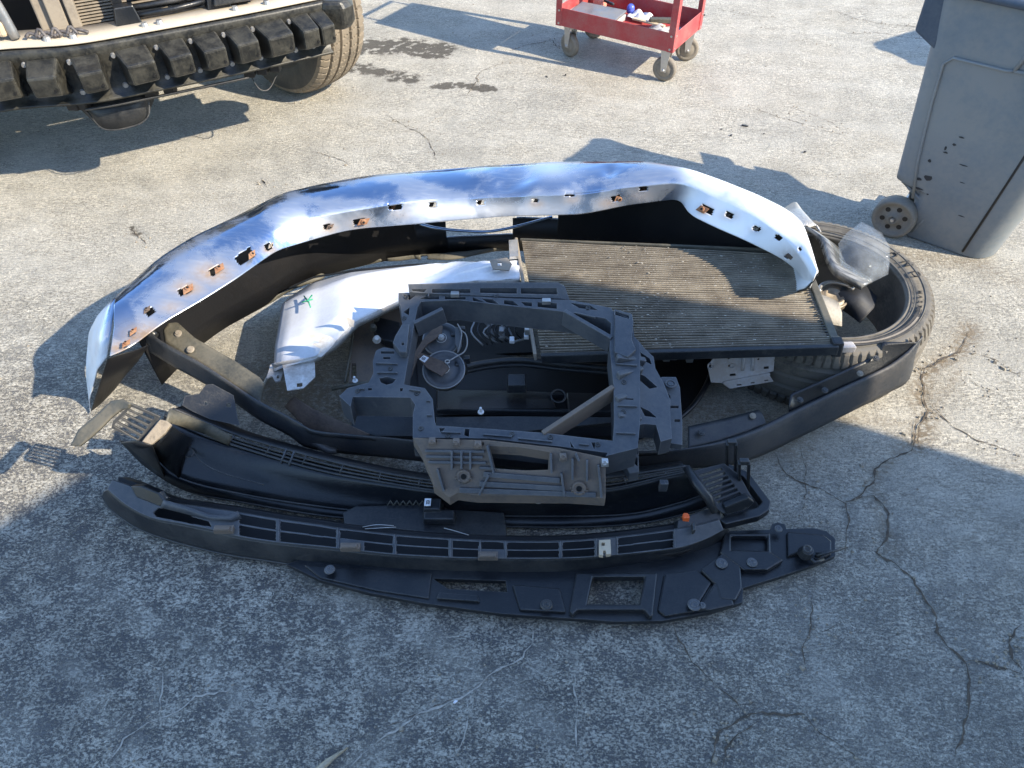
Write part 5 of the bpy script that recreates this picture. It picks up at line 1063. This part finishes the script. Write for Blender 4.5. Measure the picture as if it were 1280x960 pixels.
    b = G(); b.tube([loc(.0, -.028, .19), loc(-.06, -.035, .205), loc(-.03, -.03, .186), loc(.03, -.026, .15), loc(.055, -.024, .09), (loc(.035, -.024, .03))], .006, 6); b.build('wheel_arch', GRYB, t)
    return t, loc
b1, bl = make_bin((1.425, 2.37), (.80, -.60), 'tall grey plastic bin on wheels at the right edge, by the tyre', True)
b = G(); sc2 = [(.055, .33), (.04, .36), (.07, .37), (.03, .25), (.035, .235), (.06, .22), (.02, .17), (.03, .165)]
mk = M('scuff', .7).col((.03, .03, .032)).m
for k, (x, z, l, w_) in enumerate(((.1, .33, .03, .006), (.0, .31, .012, .016), (.12, .27, .02, .004), (.03, .37, .01, .02), (.16, .15, .03, .004), (-.01, .235, .03, .012), (.06, .42, .02, .008), (.05, .39, .015, .012), (.035, .355, .02, .009), (.015, .25, .028, .022), (-.0, .2, .045, .008), (.035, .19, .01, .006))):
    y = -.02-.085*z/.84-.0015; q = bl(x, y, z); kk = 8
    vs = [q+(bl(1, 0, 0)-bl(0, 0, 0))*(l/2*math.cos(6.28*i/kk)*random.uniform(.6, 1.1))+Vector((0, 0, 1))*(w_/2*math.sin(6.28*i/kk)*random.uniform(.5, 1.1)) for i in range(kk)]; b.add(vs, [tuple(range(kk))])
b.build('scuff_marks', mk, b1)
g_ = G()
for k in range(26): g_.box(bl(random.uniform(.02, .3), random.uniform(.02, .24), random.uniform(.55, .66)), (random.uniform(.04, .12),)*3, [Vector((random.gauss(0, 1), random.gauss(0, 1), random.gauss(0, 1))).normalized() for _ in range(1)]*1+[Vector((0, 1, 0)), Vector((0, 0, 1))])
tag(g_.build('bin_rubbish', dusty('bin_rubbish', (.22, .12, .06), (.3, .28, .25), .4, .8, scale=30)), 'brown rubbish filling the grey bin', 'rubbish', None, 'stuff')
b2, _ = make_bin((3.12, 3.5), (.85, .5), 'grey wheeled bin standing farther off outside the right edge', False)
ZT = .57
# ------------------------------------------------------------ pickup truck with its bumper skin removed
tb = [P(x, y, ZT) for x, y in ((-160, 84), (-60, 73), (0, 65), (87, 59), (173, 45), (314, 19), (403, 1))]
bt = spline(tb, 90); fwd = []
for i, q in enumerate(bt):
    t = (bt[min(i+1, 89)]-bt[max(i-1, 0)]).normalized(); fwd.append(Vector((t.y, -t.x, 0)))
chord = (bt[-1]-bt[20]).normalized(); FW = Vector((chord.y, -chord.x, 0)); AX = chord
tk = thing('pickup_truck', bt[40].lerp(bt[41], .5)-FW*.8-Vector((0, 0, ZT)), 'pickup truck front with its bumper cover removed, black absorber blocks along the beam', 'truck')
b = G(); prof = [(-.12, -.015), (-.02, -.005), (0, 0), (.006, -.01), (.006, -.04), (.0, -.05), (.0, -.13), (.008, -.145), (.01, -.172), (.03, -.176), (.032, -.184), (-.03, -.186), (-.12, -.17)]
b.loft([[q+f*a+Vector((0, 0, z)) for q, f in zip(bt, fwd)] for a, z in prof]); be = b.build('bumper_beam', FOAM, tk)
b = G(); b.loft([[q+f*a+Vector((0, 0, z)) for q, f in zip(bt, fwd)] for a, z in ((-.16, .004), (-.012, .004))]); b.build('beam_top_plate', dusty('dusty_primer', (.36, .31, .24), (.5, .43, .33), .6, .7, scale=9), tk, solid=.004)
def at(x):  # index on the beam top edge at image x
    return min(range(90), key=lambda k: abs(proj(bt[k])[0]-x))
for cx, wd in ((-65, 36), (-10, 38), (46, 38), (103, 35), (159, 40), (212, 31), (254, 33), (290, 25), (334, 33), (369, 23), (395, 20)):
    i = at(cx); j0, j1 = at(cx-wd/2), at(cx+wd/2); t = (bt[min(i+1, 89)]-bt[max(i-1, 0)]).normalized(); f = fwd[i]; c = bt[i]; hw = (bt[j1]-bt[j0]).length/2*.98
    hw = max(hw*1.2, .034); p = .1
    A = lambda s, d, z: c+t*(s*hw)+f*d+Vector((0, 0, z))
    vs = [A(-1, .002, -.03), A(.84, .002, -.025), A(1, p, -.05), A(-.62, p, -.055), A(-.85, .002, -.155), A(.95, .002, -.155), A(.96, p*.96, -.118), A(-.58, p*.96, -.123)]
    b = G(); b.add(vs, [(0, 1, 2, 3), (3, 2, 6, 7), (7, 6, 5, 4), (0, 3, 7, 4), (1, 5, 6, 2), (0, 4, 5, 1)]); bl_ = b.build('absorber_block', FOAM, tk, bevel=.008)
    b = G(); b.disc(A(-1.08, .004, -.045), f, .010, .01, 12, .007); b.build('rivet', STL, bl_); b = G(); b.disc(A(-1.0, .006, -.15), f, .011, .006, 12, .008); b.build('rivet', STL, bl_)
    b = G(); b.disc(A(.7, p*.985, -.1), f, .006, .002, 4); b.build('clip_hole', HOLE, bl_)
i = 89; c = bt[i]+AX*.02; b = G(); f = fwd[i]; vs = []
for z0, s0 in ((.0, .5), (-.025, .62), (-.08, .62), (-.105, .5)):
    for a_, d_ in ((-.05, .02), (.06, .075), (.14, .03), (.17, -.06), (.1, -.1), (-.05, -.08)): vs.append(c+AX*a_*s0+f*d_*s0+Vector((0, 0, z0)))
fs = [tuple(range(6)), tuple(range(18, 24))[::-1]]
for k in range(3):
    for j in range(6): fs.append((k*6+j, (k+1)*6+j, (k+1)*6+(j+1) % 6, k*6+(j+1) % 6))
b.add(vs, fs); b.build('absorber_end', FOAM, tk, bevel=.012)
# lower cross member and brackets
b = G(); lo_ = [q-Vector((0, 0, .205))-f*.03 for q, f in zip(bt, fwd)][26:76]; b.loft([[q+Vector((0, 0, .02)) for q in lo_], lo_, [q-Vector((0, 0, .012))-FW*.05 for q in lo_]]); b.build('lower_baffle', BLK2, tk, solid=.004)
b = G(); b.tube([q-Vector((0, 0, .215))-FW*.0 for q in bt[34:70]], .005, 6); b.build('baffle_edge', BLK2, tk)
def tp(px, off, z): i = at(px); return bt[i]-Vector((0, 0, .6-z))-fwd[i]*off
b = G(); b.loft([pline([tp(40, .1, .4), tp(110, .05, .4), tp(165, .06, .4)], 20), spline([tp(60, .08, .33), tp(85, .03, .29), tp(140, .03, .29), tp(165, .06, .35)], 20)]); b.build('tow_bracket', BLK2, tk, solid=.006)
b = G(); b.tube(spline([tp(70, .06, .35), tp(88, .01, .30), tp(135, .01, .295), tp(150, .02, .32), tp(160, .05, .38)], 24), .0025, 6); b.build('tow_bracket_edge', BLK2, tk)
b = G(); b.tube(spline([tp(296, .08, .38), tp(305, .03, .32), tp(318, .03, .31), tp(332, .05, .35)], 16), .0025, 6); b.build('tow_bracket_edge', BLK2, tk)
for px_ in (55, 66, 190, 168, 300, 318, 335): b = G(); b.box(tp(px_, .05, .385), (.04, .04, .035)); b.build('fixing', DK, tk, bevel=.004)
# radiator behind the beam, posts, latch and rods
def bk(px, off, z): i = at(px); return bt[i]-FW*off+Vector((0, 0, z-.62))
rx0, rx1 = bk(98, .2, 0), bk(268, .2, 0); rx0 = Vector((rx0.x, rx0.y, 0)); rx1 = Vector((rx1.x, rx1.y, 0)); wv_ = rx1-rx0; wl_ = wv_.length; wd_ = wv_.normalized(); fd_ = Vector((wd_.y, -wd_.x, 0))
b = G(); b.box(rx0+wv_/2+Vector((0, 0, .78))-fd_*.02, (wl_, .02, .5), (wd_, fd_, Z3)); cr = b.build('condenser_core', finb.m, tk)
b = G()
for k in range(46): b.box(rx0+wv_/2+Vector((0, 0, .545+k*.0105))-fd_*.006, (wl_, .008, .0045), (wd_, fd_, Z3))
b.build('condenser_tube', TAN, cr)
for px_, w_, mt, d_ in ((80, .05, TAN, .02), (98, .03, TAN, .05), (160, .035, BLK, .05), (241, .03, BLK, .02), (258, .02, BLK, .03)):
    q = bk(px_, .17, 0); q.z = .80; b = G(); b.box(q, (w_, .03, .46), (wd_, fd_, Z3)); b.build('upright', mt, tk, bevel=.004)
b = G(); b.box(bk(84, .2, .7), (.13, .05, .34), (wd_, fd_, Z3)); b.build('side_support', TAN, tk, bevel=.006)
for px_ in (165, 280): b = G(); b.box(bk(px_, .13, .65), (.09, .06, .065), (wd_, fd_, Z3), .7); b.build('latch_bracket', BLK, tk, bevel=.004)
for z_, o_ in ((.665, .14), (.645, .12), (.69, .15)):
    b = G(); b.tube([bk(175, o_, z_), bk(230, o_, z_), bk(285, o_+.01, z_+.01)], .009, 8); b.build('cross_rod', BLK if z_ != .665 else BLK2, tk)
b = G()
for k in range(7):
    x0 = 36+k*10; b.tube(spline([bk(x0, .07, .635), bk(x0+8, .08, .645+.012*(k % 2)), bk(x0+16, .07, .634)], 10), .006, 6)
b.build('wiring', dusty('wiring', (.04, .035, .035), (.3, .27, .25), .4, .5, scale=60), tk)
b = G(); b.tube(spline([bk(320, .1, .64), bk(330, .12, .66), bk(350, .1, .64)], 10), .009, 8); b.build('hose', BLK, tk)
for px_ in (60, 97, 186, 205, 296, 340): b = G(); b.disc(bk(px_, .06, .625), (0, 0, 1), .014, .014, 8, .01); b.build('bolt', STL, tk)
b = G(); b.box(bk(300, .12, .665), (.14, .08, .05), (wd_, fd_, Z3), .8); b.box(bk(325, .16, .66), (.16, .06, .04), (wd_, fd_, Z3), .8); b.build('bracket', BLK2, tk, bevel=.006)
b = G(); b.loft([[bk(-60, .12, .85), bk(10, .12, .9)], [bk(-50, .1, .72), bk(12, .1, .74)], [bk(-40, .1, .66), bk(16, .09, .64)]]); b.tube(spline([bk(4, .1, .9), bk(14, .09, .76), bk(24, .08, .635)], 12), .012, 8); b.build('headlamp_bracket', GRYS, tk, solid=.01)
b = G(); b.box(bk(5, .1, .70), (.05, .04, .05)); b.box(bk(8, .08, .665), (.03, .03, .05)); b.build('corner_fitting', YEL, tk, bevel=.01)
# engine bay box, fenders, hood, cab: rough but complete, mostly outside the frame
mid = bk(60, 0, 0); mid.z = 0
TW = 1.85; cen = bt[89]-AX*(TW/2+.02); cen.z = 0
def tb_(u, d, z): return cen+AX*u-FW*d+Vector((0, 0, z))
b = G(); b.box(tb_(0, .75, .72), (TW-.5, .9, .5), (AX, FW, Z3)); b.build('engine_bay', DK, tk)
PNT = dusty('truck_paint', (.02, .021, .024), (.16, .15, .13), .3, .3)
for s_ in (-1, 1):
    b = G(); y_ = s_*(TW/2+.04); b.loft([[tb_(y_-s_*.12, d, 1.08) for d in (.32, .9, 1.6)], [tb_(y_, d, 1.02) for d in (.32, .9, 1.6)], [tb_(y_+s_*.02, d, .85) for d in (.32, .9, 1.6)]], sm=True); b.build('fender', PNT, tk, solid=.01)
b = G(); b.loft([[tb_(u, d, 1.1+.05*math.sin(math.pi*(u/TW+.5))) for u in np.linspace(-.82, .82, 12)] for d in (.34, .6, 1.0, 1.6)]); b.build('hood', PNT, tk, solid=.02)
b = G(); b.loft([[tb_(u, d, z) for u in (-.86, .86)] for d, z in ((1.6, .4), (1.6, 1.12), (2.1, 1.75), (2.4, 1.82), (3.6, 1.82), (3.8, 1.1), (3.8, .4))]); b.build('cab', PNT, tk, solid=.02)
b = G()
for u in (-.87, .87): b.loft([[tb_(u, d, z) for d, z in ((1.6, .4), (1.6, 1.12), (2.1, 1.75), (3.6, 1.82))], [tb_(u, d, z) for d, z in ((3.8, .4), (3.8, 1.1), (3.6, 1.8), (3.6, 1.82))]])
b.build('door_skin', PNT, tk, solid=.01)
b = G(); b.loft([[tb_(u, 1.63, 1.14) for u in (-.78, .78)], [tb_(u, 2.07, 1.72) for u in (-.68, .68)]]); b.build('windscreen', BLK, tk, solid=.006)
b = G(); b.box(tb_(0, 4.8, .8), (TW, 1.9, .6), (AX, FW, Z3)); b.build('cargo_bed', PNT, tk, bevel=.03)
# wheel we see plus its mate
for s_, nm in ((1, 'n'), (-1, 'f')):
    if s_ > 0: q = P(372, 108, 0); steer = .0; axd = (AX+FW*.0).normalized(); q = Vector((q.x, q.y, .372))+Vector((0.02, .03, 0))
    else: q = q-AX*1.62
    wh_ = bpy.data.objects.new('wheel', None); COL.objects.link(wh_); wh_.parent = tk; wh_.location = q-Vector(tk.location)
    tyre(wh_, q, (AX-FW*.5).normalized(), .375, .225, .26, [(-.22, .035), (.22, .035), (-.62, .035), (.62, .035)], True, 60, (RUB, RUBV), 420, .14, .013)
    c = G(); a_ = (AX-FW*.5).normalized(); c.lathe(q, a_, [(.02, .05), (.06, .055), (.08, .03), (.17, .02), (.2, .07), (.222, .1), (.222, -.1), (.19, -.09), (.02, -.06)], 40); c.build('rim', STL, wh_)
b = G(); b.tube([tb_(-.8, .75, .37), tb_(.8, .75, .37)], .04, 10); b.build('axle', DK, tk)
for s_ in (-1, 1):
    q = tb_(s_*.78, 4.0, .372); wh_ = bpy.data.objects.new('wheel', None); COL.objects.link(wh_); wh_.parent = tk; wh_.location = q-Vector(tk.location)
    c = G(); c.lathe(q, AX, [(.225, -.12), (.33, -.13), (.37, -.1), (.375, 0), (.37, .1), (.33, .13), (.225, .12)], 48, True); c.build('tyre', RUB, wh_)
    c = G(); c.lathe(q, AX, [(.01, .05), (.17, .03), (.222, .1), (.222, -.1), (.17, -.03), (.01, -.05)], 40); c.build('rim', STL, wh_)
